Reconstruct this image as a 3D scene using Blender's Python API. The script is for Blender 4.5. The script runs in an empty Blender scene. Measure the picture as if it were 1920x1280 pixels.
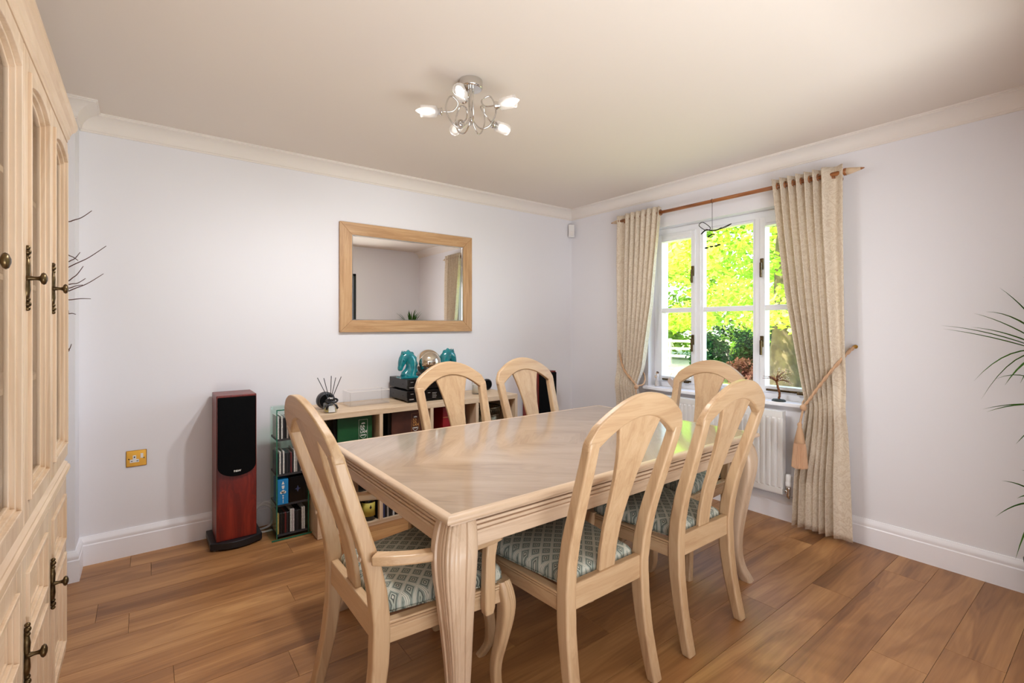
import bpy, math, random
from mathutils import Vector, Matrix
random.seed(7)
SC = bpy.context.scene
COL = SC.collection
PI = math.pi

# ------------------------------------------------------------------ camera, world, sun, large lights, exposure
CAM_LOC = (-3.416, -3.494, 1.30); CAM_YAW = math.atan2(688, 903.0); FPX = 903.0
cd = bpy.data.cameras.new('camera'); cam = bpy.data.objects.new('camera', cd); COL.objects.link(cam)
cam.location = CAM_LOC; cam.rotation_euler = (PI/2, 0, -CAM_YAW)
cd.sensor_width = 36; cd.lens = FPX/1920*36; cd.shift_y = -29/1920; cd.clip_start = 0.02; cd.clip_end = 200
SC.camera = cam

world = bpy.data.worlds.new('world'); SC.world = world; world.use_nodes = True
wn = world.node_tree; wn.nodes.clear()
_sky = wn.nodes.new('ShaderNodeTexSky'); _sky.sky_type = 'NISHITA'; _sky.sun_disc = False
_sky.sun_elevation = math.radians(48); _sky.sun_rotation = math.radians(-80); _sky.air_density = 1.0; _sky.dust_density = 2.0
_bg = wn.nodes.new('ShaderNodeBackground'); _bg.inputs[1].default_value = 1.6
_wo = wn.nodes.new('ShaderNodeOutputWorld')
wn.links.new(_sky.outputs[0], _bg.inputs[0]); wn.links.new(_bg.outputs[0], _wo.inputs[0])

sd = bpy.data.lights.new('sun', 'SUN'); sd.energy = 18; sd.angle = 0.01; sd.color = (1.0, 0.98, 0.93)
sun = bpy.data.objects.new('sun', sd); COL.objects.link(sun)
sun.rotation_euler = Vector((0.62, -0.12, -0.77)).to_track_quat('-Z', 'Y').to_euler(); sun.location = (-8, 2, 12)

def area(name, loc, direction, sx, sy, power, color=(1, 1, 1)):
    l = bpy.data.lights.new(name, 'AREA'); l.shape = 'RECTANGLE'; l.size = sx; l.size_y = sy; l.energy = power; l.color = color
    o = bpy.data.objects.new(name, l); COL.objects.link(o); o.location = loc
    o.rotation_euler = Vector(direction).to_track_quat('-Z', 'Y').to_euler(); return o
# added upward fill lamp at floor level in the unseen adjoining room, and a sampling portal in the dining room window
area('fill_floor_adjoining', (-2.7, -5.2, 0.02), (0, 0.001, 1), 2.6, 2.6, 192, (0.90, 0.96, 1.0))
area('daylight_window', (0.30, -1.575, 1.455), (-1, 0, 0), 1.29, 1.33, 1, (1, 1, 1)).data.cycles.is_portal = True

vs = SC.view_settings; vs.view_transform = 'Standard'; vs.look = 'None'; vs.gamma = 1.0; vs.use_curve_mapping = False
SC.display_settings.display_device = 'sRGB'
vs.exposure = 0.36
SC.cycles.max_bounces = 8; SC.cycles.diffuse_bounces = 5; SC.cycles.glossy_bounces = 3; SC.cycles.transmission_bounces = 4
SC.cycles.adaptive_threshold = 0.025; SC.cycles.transparent_max_bounces = 10; SC.cycles.caustics_reflective = False; SC.cycles.caustics_refractive = False

# ------------------------------------------------------------------ materials
def srgb(r, g, b):
    def f(c):
        c /= 255.0
        return c/12.92 if c <= 0.04045 else ((c+0.055)/1.055)**2.4
    return (f(r), f(g), f(b), 1)
M = {}
def pmat(name, col, rough=0.5, metal=0.0, coat=0.0, spec=0.5, bump=None, sheen=0.0, vary=None):
    m = bpy.data.materials.new(name); m.use_nodes = True; nt = m.node_tree
    b = nt.nodes['Principled BSDF']
    b.inputs['Base Color'].default_value = col; b.inputs['Roughness'].default_value = rough
    b.inputs['Metallic'].default_value = metal; b.inputs['Specular IOR Level'].default_value = spec
    b.inputs['Coat Weight'].default_value = coat; b.inputs['Coat Roughness'].default_value = 0.08
    b.inputs['Sheen Weight'].default_value = sheen
    if bump or vary:
        tc = nt.nodes.new('ShaderNodeTexCoord'); n = nt.nodes.new('ShaderNodeTexNoise')
        n.inputs['Scale'].default_value = (bump or vary)[0]; n.inputs['Detail'].default_value = 4
        nt.links.new(tc.outputs['Object'], n.inputs['Vector'])
        if bump:
            bp = nt.nodes.new('ShaderNodeBump'); bp.inputs['Strength'].default_value = bump[1]; bp.inputs['Distance'].default_value = 0.004
            nt.links.new(n.outputs['Fac'], bp.inputs['Height']); nt.links.new(bp.outputs[0], b.inputs['Normal'])
        if vary:
            r = nt.nodes.new('ShaderNodeValToRGB'); r.color_ramp.elements[0].position = 0.3; r.color_ramp.elements[1].position = 0.7
            r.color_ramp.elements[0].color = vary[1]; r.color_ramp.elements[1].color = col
            nt.links.new(n.outputs['Fac'], r.inputs[0]); nt.links.new(r.outputs[0], b.inputs['Base Color'])
    M[name] = m; return m

def wood(name, light, mid, dark, axis='z', rough=0.4, coat=0.0, grain=1.0, fine=1.0, rot=0.0, stretch=14.0, mirror=False, pervar=0.0):
    """streaky wood along an axis of the object, offset per object"""
    m = bpy.data.materials.new(name); m.use_nodes = True; nt = m.node_tree; L = nt.links.new; N = nt.nodes.new
    b = nt.nodes['Principled BSDF']; b.inputs['Roughness'].default_value = rough
    b.inputs['Coat Weight'].default_value = coat; b.inputs['Coat Roughness'].default_value = 0.12
    tc = N('ShaderNodeTexCoord'); oi = N('ShaderNodeObjectInfo')
    src = tc.outputs['Object']
    if mirror:
        ab = N('ShaderNodeVectorMath'); ab.operation = 'ABSOLUTE'; L(src, ab.inputs[0]); src = ab.outputs[0]
    if rot:
        rt = N('ShaderNodeMapping'); rt.inputs['Rotation'].default_value = (0, 0, rot); L(src, rt.inputs[0]); src = rt.outputs[0]
    mul = N('ShaderNodeMath'); mul.operation = 'MULTIPLY'; mul.inputs[1].default_value = 41.3; L(oi.outputs['Random'], mul.inputs[0])
    add = N('ShaderNodeVectorMath'); add.operation = 'ADD'; L(src, add.inputs[0]); L(mul.outputs[0], add.inputs[1])
    mp = N('ShaderNodeMapping'); s = [stretch*grain]*3; s['xyz'.index(axis)] = grain; mp.inputs['Scale'].default_value = s; L(add.outputs[0], mp.inputs[0])
    n1 = N('ShaderNodeTexNoise'); n1.inputs['Scale'].default_value = 1.0; n1.inputs['Detail'].default_value = 3; n1.inputs['Distortion'].default_value = 0.6; L(mp.outputs[0], n1.inputs['Vector'])
    mp2 = N('ShaderNodeMapping'); s = [150*fine]*3; s['xyz'.index(axis)] = 5*fine; mp2.inputs['Scale'].default_value = s; L(add.outputs[0], mp2.inputs[0])
    n2 = N('ShaderNodeTexNoise'); n2.inputs['Scale'].default_value = 1.0; n2.inputs['Detail'].default_value = 2; L(mp2.outputs[0], n2.inputs['Vector'])
    # growth rings: isolines of the stretched noise
    ri = N('ShaderNodeMath'); ri.operation = 'MULTIPLY'; ri.inputs[1].default_value = 11.0; L(n1.outputs['Fac'], ri.inputs[0])
    pp = N('ShaderNodeMath'); pp.operation = 'PINGPONG'; pp.inputs[1].default_value = 0.5; L(ri.outputs[0], pp.inputs[0])
    a1 = N('ShaderNodeMath'); a1.operation = 'MULTIPLY_ADD'; a1.inputs[1].default_value = 0.22; L(pp.outputs[0], a1.inputs[0]); L(n1.outputs['Fac'], a1.inputs[2])
    a2 = N('ShaderNodeMath'); a2.operation = 'MULTIPLY_ADD'; a2.inputs[1].default_value = 0.22; L(n2.outputs['Fac'], a2.inputs[0]); L(a1.outputs[0], a2.inputs[2])
    v = a2.outputs[0]
    if pervar:
        a3 = N('ShaderNodeMath'); a3.operation = 'MULTIPLY_ADD'; a3.inputs[1].default_value = pervar; L(oi.outputs['Random'], a3.inputs[0]); L(v, a3.inputs[2])
        a4 = N('ShaderNodeMath'); a4.operation = 'SUBTRACT'; a4.inputs[1].default_value = pervar*0.5; L(a3.outputs[0], a4.inputs[0]); v = a4.outputs[0]
    cr = N('ShaderNodeValToRGB'); e = cr.color_ramp.elements; e[0].position = 0.42; e[0].color = dark; e[1].position = 0.92; e[1].color = light
    q = e.new(0.66); q.color = mid; L(v, cr.inputs[0]); L(cr.outputs[0], b.inputs['Base Color'])
    bp = N('ShaderNodeBump'); bp.inputs['Strength'].default_value = 0.06; bp.inputs['Distance'].default_value = 0.002; L(n2.outputs['Fac'], bp.inputs['Height']); L(bp.outputs[0], b.inputs['Normal'])
    M[name] = m; return m

def glassmat(name, tint=(1, 1, 1, 1), ior=1.45, rough=0.0, diff=0.0, dcol=(1, 1, 1, 1)):
    m = bpy.data.materials.new(name); m.use_nodes = True; nt = m.node_tree; nt.nodes.clear(); N = nt.nodes.new; L = nt.links.new
    o = N('ShaderNodeOutputMaterial'); t = N('ShaderNodeBsdfTransparent'); t.inputs[0].default_value = tint
    g = N('ShaderNodeBsdfGlossy'); g.inputs['Roughness'].default_value = rough
    fa = N('ShaderNodeLayerWeight'); fa.inputs[0].default_value = 0.5
    pw = N('ShaderNodeMath'); pw.operation = 'POWER'; pw.inputs[1].default_value = 5.0; L(fa.outputs['Facing'], pw.inputs[0])
    f0 = ((ior-1)/(ior+1))**2
    lw = N('ShaderNodeMath'); lw.operation = 'MULTIPLY_ADD'; lw.inputs[1].default_value = min(0.9, 20*f0); lw.inputs[2].default_value = f0; L(pw.outputs[0], lw.inputs[0])
    mx = N('ShaderNodeMixShader'); L(lw.outputs[0], mx.inputs[0]); L(t.outputs[0], mx.inputs[1]); L(g.outputs[0], mx.inputs[2])
    out = mx.outputs[0]
    if diff:
        d = N('ShaderNodeBsdfTranslucent'); d.inputs[0].default_value = dcol; d2 = N('ShaderNodeBsdfDiffuse'); d2.inputs[0].default_value = dcol
        ad = N('ShaderNodeMixShader'); L(d.outputs[0], ad.inputs[1]); L(d2.outputs[0], ad.inputs[2])
        m2 = N('ShaderNodeMixShader'); m2.inputs[0].default_value = diff; L(out, m2.inputs[1]); L(ad.outputs[0], m2.inputs[2]); out = m2.outputs[0]
    L(out, o.inputs[0]); M[name] = m; return m

def leafmat(name, c1, c2, trans=0.45):
    m = bpy.data.materials.new(name); m.use_nodes = True; nt = m.node_tree; nt.nodes.clear(); N = nt.nodes.new; L = nt.links.new
    o = N('ShaderNodeOutputMaterial'); tc = N('ShaderNodeTexCoord'); n = N('ShaderNodeTexNoise'); n.inputs['Scale'].default_value = 3.0; n.inputs['Detail'].default_value = 5
    L(tc.outputs['Object'], n.inputs['Vector'])
    r = N('ShaderNodeValToRGB'); r.color_ramp.elements[0].position = 0.35; r.color_ramp.elements[1].position = 0.65; r.color_ramp.elements[0].color = c1; r.color_ramp.elements[1].color = c2
    L(n.outputs['Fac'], r.inputs[0])
    d = N('ShaderNodeBsdfDiffuse'); t = N('ShaderNodeBsdfTranslucent'); L(r.outputs[0], d.inputs[0]); L(r.outputs[0], t.inputs[0])
    mx = N('ShaderNodeMixShader'); mx.inputs[0].default_value = trans; L(d.outputs[0], mx.inputs[1]); L(t.outputs[0], mx.inputs[2])
    L(mx.outputs[0], o.inputs[0]); M[name] = m; return m

def fabric_lattice(name):
    m = bpy.data.materials.new(name); m.use_nodes = True; nt = m.node_tree; N = nt.nodes.new; L = nt.links.new
    b = nt.nodes['Principled BSDF']; b.inputs['Roughness'].default_value = 0.85
    tc = N('ShaderNodeTexCoord'); mp = N('ShaderNodeMapping'); mp.inputs['Rotation'].default_value = (0, 0, PI/4); mp.inputs['Scale'].default_value = (26, 26, 26); L(tc.outputs['Object'], mp.inputs[0])
    sp = N('ShaderNodeSeparateXYZ'); L(mp.outputs[0], sp.inputs[0])
    def mth(op, a, bb=None, c=None):
        k = N('ShaderNodeMath'); k.operation = op
        for i, v in enumerate((a, bb, c)):
            if v is None: continue
            if isinstance(v, (int, float)): k.inputs[i].default_value = v
            else: L(v, k.inputs[i])
        return k.outputs[0]
    fx = mth('ABSOLUTE', mth('SUBTRACT', mth('FRACT', sp.outputs[0]), 0.5)); fy = mth('ABSOLUTE', mth('SUBTRACT', mth('FRACT', sp.outputs[1]), 0.5))
    d = mth('MAXIMUM', fx, fy)
    cr = N('ShaderNodeValToRGB'); cr.color_ramp.interpolation = 'CONSTANT'; e = cr.color_ramp.elements
    e[0].position = 0; e[0].color = srgb(196, 192, 176); e[1].position = 0.07; e[1].color = srgb(84, 88, 82)
    for p, c in ((0.14, srgb(166, 170, 156)), (0.23, srgb(92, 98, 92)), (0.29, srgb(138, 146, 136)), (0.385, srgb(204, 200, 184)), (0.43, srgb(120, 128, 120)), (0.46, srgb(200, 197, 182))):
        k = e.new(p); k.color = c
    L(d, cr.inputs[0])
    n = N('ShaderNodeTexNoise'); n.inputs['Scale'].default_value = 9; L(tc.outputs['Object'], n.inputs['Vector'])
    hs = N('ShaderNodeHueSaturation'); v = mth('MULTIPLY_ADD', n.outputs['Fac'], 0.35, 0.82); L(v, hs.inputs['Value']); L(cr.outputs[0], hs.inputs['Color']); L(hs.outputs[0], b.inputs['Base Color'])
    M[name] = m

def damask(name, c1, c2):
    m = bpy.data.materials.new(name); m.use_nodes = True; nt = m.node_tree; N = nt.nodes.new; L = nt.links.new
    b = nt.nodes['Principled BSDF']; b.inputs['Roughness'].default_value = 0.7; b.inputs['Sheen Weight'].default_value = 0.15
    tc = N('ShaderNodeTexCoord'); n = N('ShaderNodeTexNoise'); n.inputs['Scale'].default_value = 14; n.inputs['Detail'].default_value = 1.5; n.inputs['Distortion'].default_value = 2.2
    L(tc.outputs['Object'], n.inputs['Vector'])
    k = N('ShaderNodeMath'); k.operation = 'MULTIPLY'; k.inputs[1].default_value = 5; L(n.outputs['Fac'], k.inputs[0])
    p = N('ShaderNodeMath'); p.operation = 'PINGPONG'; p.inputs[1].default_value = 0.5; L(k.outputs[0], p.inputs[0])
    r = N('ShaderNodeValToRGB'); r.color_ramp.elements[0].position = 0.16; r.color_ramp.elements[1].position = 0.26; r.color_ramp.elements[0].color = c2; r.color_ramp.elements[1].color = c1
    L(p.outputs[0], r.inputs[0]); L(r.outputs[0], b.inputs['Base Color'])
    bp = N('ShaderNodeBump'); bp.inputs['Strength'].default_value = 0.25; bp.inputs['Distance'].default_value = 0.003; L(p.outputs[0], bp.inputs['Height']); L(bp.outputs[0], b.inputs['Normal'])
    t = N('ShaderNodeBsdfTranslucent'); L(r.outputs[0], t.inputs[0]); mx = N('ShaderNodeMixShader'); mx.inputs[0].default_value = 0.22
    o = nt.nodes['Material Output']; L(b.outputs[0], mx.inputs[1]); L(t.outputs[0], mx.inputs[2]); L(mx.outputs[0], o.inputs[0])
    M[name] = m

pmat('wall_paint', srgb(236, 234, 237), 0.9, bump=(60, 0.05), spec=0.2)
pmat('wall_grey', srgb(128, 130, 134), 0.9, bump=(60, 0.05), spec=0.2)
pmat('ceiling_paint', srgb(228, 217, 206), 0.95, bump=(40, 0.04), spec=0.1)
pmat('cornice_paint', srgb(238, 230, 222), 0.7, spec=0.3, bump=(30, 0.02))
pmat('gloss_white', srgb(247, 246, 250), 0.35, bump=(8, 0.02))
pmat('upvc_white', srgb(240, 240, 243), 0.3, bump=(8, 0.02))
wood('floor_oak', srgb(190, 142, 92), srgb(160, 112, 68), srgb(124, 82, 48), 'x', rough=0.40, grain=0.8, stretch=8, pervar=0.10, fine=0.7)
pmat('floor_base', srgb(110, 74, 44), 0.6, vary=(4, srgb(90, 58, 34)))
CH = (srgb(200, 169, 133), srgb(190, 157, 120), srgb(174, 139, 103))
for ax in 'xyz': wood('ash_'+ax, *CH, axis=ax, rough=0.42, coat=0.1, grain=2.0, stretch=12)
TB = (srgb(204, 178, 152), srgb(195, 168, 141), srgb(178, 150, 123))
for ax in 'xyz': wood('table_'+ax, *TB, axis=ax, rough=0.4, coat=0.15, grain=2.0, stretch=12)
wood('table_top', srgb(166, 143, 122), srgb(155, 131, 109), srgb(134, 109, 88), axis='x', rough=0.35, coat=1.0, grain=1.6, stretch=6, rot=0.75, mirror=True)
CB = (srgb(226, 202, 176), srgb(217, 191, 162), srgb(202, 172, 140))
for ax in 'xyz': wood('cab_'+ax, *CB, axis=ax, rough=0.4, coat=0.15, grain=1.2, stretch=10, fine=0.8)
for ax in 'xyz': wood('birch_'+ax, srgb(222, 198, 168), srgb(208, 180, 148), srgb(188, 158, 126), axis=ax, rough=0.45, grain=2.5, stretch=14)
wood('mirror_oak_x', srgb(206, 168, 126), srgb(192, 150, 106), srgb(170, 128, 86), axis='x', rough=0.45, grain=3, stretch=16)
wood('mirror_oak_z', srgb(206, 168, 126), srgb(192, 150, 106), srgb(170, 128, 86), axis='z', rough=0.45, grain=3, stretch=16)
wood('rod_wood', srgb(176, 112, 58), srgb(150, 88, 42), srgb(118, 66, 30), axis='y', rough=0.35, coat=0.3, grain=4, stretch=14)
wood('cherry', srgb(140, 40, 22), srgb(112, 24, 12), srgb(74, 12, 7), axis='z', rough=0.35, coat=0.12, grain=2.5, stretch=7)
fabric_lattice('seat_fabric')
damask('curtain_cream', srgb(236, 222, 202), srgb(224, 207, 184))
pmat('rope', srgb(205, 165, 130), 0.8, bump=(300, 0.6)); pmat('tassel', srgb(216, 176, 142), 0.85, bump=(250, 0.5))
pmat('chrome', srgb(215, 212, 208), 0.12, 1.0, bump=(5, 0.01)); pmat('silver_ball', srgb(225, 218, 205), 0.03, 1.0, bump=(2, 0.005))
pmat('brass', srgb(196, 146, 62), 0.28, 1.0, bump=(40, 0.05)); pmat('aged_brass', srgb(112, 92, 62), 0.35, 0.9, vary=(60, srgb(66, 52, 34)))
pmat('mirror_glass', (0.92, 0.90, 0.88, 1), 0.0, 1.0, vary=(0.5, (0.90, 0.88, 0.86, 1)))
pmat('black_cloth', srgb(14, 14, 15), 0.95, bump=(600, 0.6), spec=0.1); pmat('black_satin', srgb(24, 25, 29), 0.35, bump=(90, 0.05))
pmat('black_metal', srgb(28, 27, 27), 0.42, bump=(200, 0.1)); pmat('black_gloss', srgb(9, 9, 10), 0.12, vary=(2, srgb(14, 14, 16)))
pmat('dark_grey', srgb(52, 50, 52), 0.5, bump=(80, 0.1)); pmat('white_print', srgb(225, 225, 220), 0.6, vary=(30, srgb(205, 205, 200)))
pmat('gold_print', srgb(196, 140, 78), 0.5, vary=(30, srgb(170, 116, 60)))
pmat('green_box', srgb(18, 84, 42), 0.5, vary=(5, srgb(12, 62, 30))); pmat('brown_box', srgb(84, 44, 28), 0.5, vary=(9, srgb(62, 32, 20)))
pmat('red_box', srgb(150, 16, 22), 0.5, vary=(5, srgb(120, 10, 14))); pmat('blue_box', srgb(22, 134, 196), 0.5, vary=(5, srgb(16, 116, 178)))
pmat('turquoise', srgb(8, 136, 142), 0.08, coat=0.8, vary=(18, srgb(3, 100, 112)))
pmat('candle_wax', srgb(238, 232, 218), 0.5, vary=(9, srgb(228, 220, 204))); pmat('label_yellow', srgb(196, 182, 84), 0.6, vary=(20, srgb(176, 160, 66)))
pmat('bottle_black', srgb(16, 18, 14), 0.1, vary=(4, srgb(10, 10, 8))); pmat('white_plastic', srgb(234, 232, 230), 0.35, bump=(10, 0.02))
pmat('radiator_white', srgb(236, 234, 232), 0.35, bump=(10, 0.02)); pmat('cable_white', srgb(246, 245, 244), 0.5, bump=(30, 0.05))
pmat('twig', srgb(92, 58, 48), 0.8, vary=(60, srgb(66, 40, 34))); pmat('copper_wire', srgb(146, 92, 52), 0.4, 0.7, vary=(50, srgb(110, 66, 36)))
pmat('pearl', srgb(226, 206, 182), 0.3, vary=(40, srgb(196, 160, 128))); pmat('slate', srgb(64, 72, 66), 0.6, vary=(30, srgb(44, 50, 46)))
pmat('bronze_wire', srgb(52, 44, 36), 0.5, 0.6, vary=(60, srgb(34, 28, 24))); pmat('pewter', srgb(150, 134, 104), 0.35, 0.9, vary=(30, srgb(90, 76, 54)))
pmat('frost_rim', srgb(236, 230, 226), 0.4, bump=(10, 0.02)); pmat('pale_ceramic', srgb(224, 220, 216), 0.6, vary=(30, srgb(196, 186, 180)))
pmat('brown_hair', srgb(96, 62, 48), 0.7, vary=(60, srgb(70, 44, 34))); pmat('heart_felt', srgb(206, 186, 174), 0.85, bump=(200, 0.3))
pmat('terracotta', srgb(60, 58, 58), 0.5, vary=(10, srgb(44, 42, 42))); pmat('soil', srgb(58, 42, 30), 0.95, bump=(90, 0.8))
pmat('cane', srgb(142, 120, 88), 0.8, vary=(30, srgb(108, 88, 62)))
leafmat('dracaena_leaf', srgb(52, 84, 36), srgb(78, 118, 50), 0.15)
glassmat('window_glass'); glassmat('cabinet_glass', (0.96, 0.95, 0.93, 1))
glassmat('tower_glass', (0.90, 0.96, 0.93, 1), ior=1.25); glassmat('acrylic', (0.99, 0.99, 0.99, 1), ior=1.38, diff=0.05, dcol=(0.9, 0.92, 0.95, 1)); glassmat('frosted_shade', (0.99, 0.985, 0.98, 1), ior=1.12, diff=0.35, dcol=(0.95, 0.93, 0.91, 1))
glassmat('bottle_glass', (0.97, 0.97, 0.96, 1), ior=1.4, diff=0.10)
pmat('glass_edge', srgb(44, 120, 92), 0.15, vary=(6, srgb(34, 96, 76)))
pmat('bulb_white', srgb(250, 247, 244), 0.4, bump=(4, 0.01)); M['bulb_white'].node_tree.nodes['Principled BSDF'].inputs['Emission Color'].default_value = (1, 0.95, 0.9, 1); M['bulb_white'].node_tree.nodes['Principled BSDF'].inputs['Emission Strength'].default_value = 0.7
for i, c in enumerate([(228, 226, 220), (20, 20, 22), (46, 44, 48), (176, 168, 160), (112, 40, 40), (60, 66, 104), (196, 172, 96), (34, 30, 28), (206, 196, 196)]):
    pmat('case_%d' % i, srgb(*c), 0.35, vary=(120, srgb(*[int(x*0.72) for x in c])))
CASE_NAMES = ['white', 'black', 'charcoal', 'pale grey', 'dark red', 'slate blue', 'mustard', 'brown-black', 'pinkish white']

# ------------------------------------------------------------------ mesh helpers
class MB:
    def __init__(s): s.v = []; s.f = []
    def add(s, vs, fs):
        o = len(s.v); s.v += [tuple(p) for p in vs]; s.f += [tuple(i+o for i in f) for f in fs]; return s
    def box(s, x0, x1, y0, y1, z0, z1):
        return s.add([(x0,y0,z0),(x1,y0,z0),(x1,y1,z0),(x0,y1,z0),(x0,y0,z1),(x1,y0,z1),(x1,y1,z1),(x0,y1,z1)],
                     [(0,3,2,1),(4,5,6,7),(0,1,5,4),(1,2,6,5),(2,3,7,6),(3,0,4,7)])
    def prism(s, poly, axis, lo, hi):
        """poly: 2D points in the two other axes (cyclic xyz order kept: x->(y,z), y->(x,z), z->(x,y))"""
        def pt(p, h):
            return {'x': (h, p[0], p[1]), 'y': (p[0], h, p[1]), 'z': (p[0], p[1], h)}[axis]
        n = len(poly); vs = [pt(p, lo) for p in poly]+[pt(p, hi) for p in poly]
        fs = [tuple(range(n))[::-1], tuple(range(n, 2*n))]+[(i, (i+1) % n, n+(i+1) % n, n+i) for i in range(n)]
        return s.add(vs, fs)
    def rings(s, rings, cap=True, closed=False):
        n = len(rings[0]); o = []; fs = []
        for r in rings: o += r
        m = len(rings)
        for i in range(m if closed else m-1):
            for j in range(n):
                a = i*n+j; b = i*n+(j+1) % n; c = ((i+1) % m)*n+(j+1) % n; d = ((i+1) % m)*n+j
                fs.append((a, b, c, d))
        if cap and not closed: fs += [tuple(range(n))[::-1], tuple(range((m-1)*n, m*n))]
        return s.add(o, fs)
    def tube(s, path, r, n=8, closed=False):
        P = [Vector(p) for p in path]; m = len(P); rs = r if isinstance(r, (list, tuple)) else [r]*m; rings = []
        up = None
        for i in range(m):
            t = (P[(i+1) % m]-P[i-1]) if closed else (P[min(i+1, m-1)]-P[max(i-1, 0)])
            t.normalize()
            if up is None:
                up = Vector((0, 0, 1)) if abs(t.z) < 0.9 else Vector((1, 0, 0))
            a = t.cross(up)
            if a.length < 1e-5: a = t.cross(Vector((0, 1, 0)))
            a.normalize(); b = a.cross(t); up = b
            rings.append([tuple(P[i]+(a*math.cos(q*2*PI/n)+b*math.sin(q*2*PI/n))*rs[i]) for q in range(n)])
        return s.rings(rings, True, closed)
    def lathe(s, prof, c=(0, 0, 0), axis='z', n=24, cap=True):
        """prof: (radius, height)"""
        rings = []
        for r, h in prof:
            ring = []
            for q in range(n):
                a = q*2*PI/n; u, v = r*math.cos(a), r*math.sin(a)
                p = {'z': (u, v, h), 'x': (h, u, v), 'y': (v, h, u)}[axis]
                ring.append((c[0]+p[0], c[1]+p[1], c[2]+p[2]))
            rings.append(ring)
        return s.rings(rings, cap)
    def sphere(s, c, r, n=16, m=10, sc=(1, 1, 1)):
        rings = []
        for i in range(m+1):
            t = -PI/2+PI*i/m; t = max(min(t, PI/2-0.02), -PI/2+0.02)
            rings.append([(c[0]+sc[0]*r*math.cos(t)*math.cos(q*2*PI/n), c[1]+sc[1]*r*math.cos(t)*math.sin(q*2*PI/n), c[2]+sc[2]*r*math.sin(t)) for q in range(n)])
        return s.rings(rings)
    def mapv(s, f): s.v = [tuple(f(*p)) for p in s.v]; return s
    def build(s, name, mat, parent=None, smooth=False, bevel=0, seg=2, sub=0, solid=0, kind=None):
        me = bpy.data.meshes.new(name); me.from_pydata(s.v, [], s.f); me.validate(); me.update()
        import bmesh
        b = bmesh.new(); b.from_mesh(me); bmesh.ops.recalc_face_normals(b, faces=b.faces); b.to_mesh(me); b.free()
        me.materials.append(M[mat] if isinstance(mat, str) else mat)
        if smooth:
            for p in me.polygons: p.use_smooth = True
        o = bpy.data.objects.new(name, me); COL.objects.link(o)
        if parent: o.parent = parent
        if bevel:
            k = o.modifiers.new('bevel', 'BEVEL'); k.width = bevel; k.segments = seg; k.limit_method = 'ANGLE'; k.angle_limit = math.radians(35)
        if sub:
            k = o.modifiers.new('sub', 'SUBSURF'); k.levels = sub; k.render_levels = sub
        if solid:
            k = o.modifiers.new('solid', 'SOLIDIFY'); k.thickness = solid; k.offset = 0
        if kind: o['kind'] = kind
        return o
def smooth_by_angle(o, deg=40):
    me = o.data
    for p in me.polygons: p.use_smooth = True
    me.set_sharp_from_angle(angle=math.radians(deg)); return o
def catmull(pts, k=6, closed=False):
    P = [Vector(p) for p in pts]; n = len(P); out = []
    for i in range(n if closed else n-1):
        p0, p1, p2, p3 = (P[(i-1) % n], P[i], P[(i+1) % n], P[(i+2) % n]) if closed else (P[max(i-1, 0)], P[i], P[i+1], P[min(i+2, n-1)])
        for j in range(k):
            t = j/k
            out.append(0.5*((2*p1)+(p2-p0)*t+(2*p0-5*p1+4*p2-p3)*t*t+(3*p1-p0-3*p2+p3)*t**3))
    if not closed: out.append(P[-1])
    return out
def interp(tab, z):
    if z <= tab[0][0]: return tab[0][1]
    for (a, u), (b, v) in zip(tab, tab[1:]):
        if z <= b:
            t = (z-a)/(b-a); t2 = t
            return u+(v-u)*t2
    (a, u), (b, v) = tab[-2], tab[-1]
    return v+(v-u)/(b-a)*(z-b)
def tag(o, label=None, cat=None, group=None, kind=None):
    if label: o['label'] = label
    if cat: o['category'] = cat
    if group: o['group'] = group
    if kind: o['kind'] = kind
    return o
def thing(name, label, cat, loc=(0, 0, 0), rz=0, group=None):
    o = bpy.data.objects.new(name, None); COL.objects.link(o); o.location = loc; o.rotation_euler = (0, 0, rz); o.empty_display_size = 0.05
    return tag(o, label, cat, group)
def copy_tree(o, parent=None):
    c = o.copy(); COL.objects.link(c); c.parent = parent
    for ch in list(o.children): copy_tree(ch, c)
    return c
def text(body, parent, size, mat, loc, rot, name='lettering', ext=0.0006, sx=1.0, bold=0.0, space=1.0, align='CENTER'):
    c = bpy.data.curves.new(name, 'FONT'); c.body = body; c.size = size; c.align_x = align; c.align_y = 'CENTER'; c.extrude = ext; c.offset = bold; c.space_line = space
    tmp = bpy.data.objects.new(name, c); COL.objects.link(tmp); dg = bpy.context.evaluated_depsgraph_get(); dg.update()
    me = bpy.data.meshes.new_from_object(tmp.evaluated_get(dg)); bpy.data.objects.remove(tmp); me.name = name; me.materials.clear(); me.materials.append(M[mat])
    o = bpy.data.objects.new(name, me); COL.objects.link(o); o.parent = parent; o.location = loc; o.rotation_euler = rot; o.scale = (sx, 1, 1); return o

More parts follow.
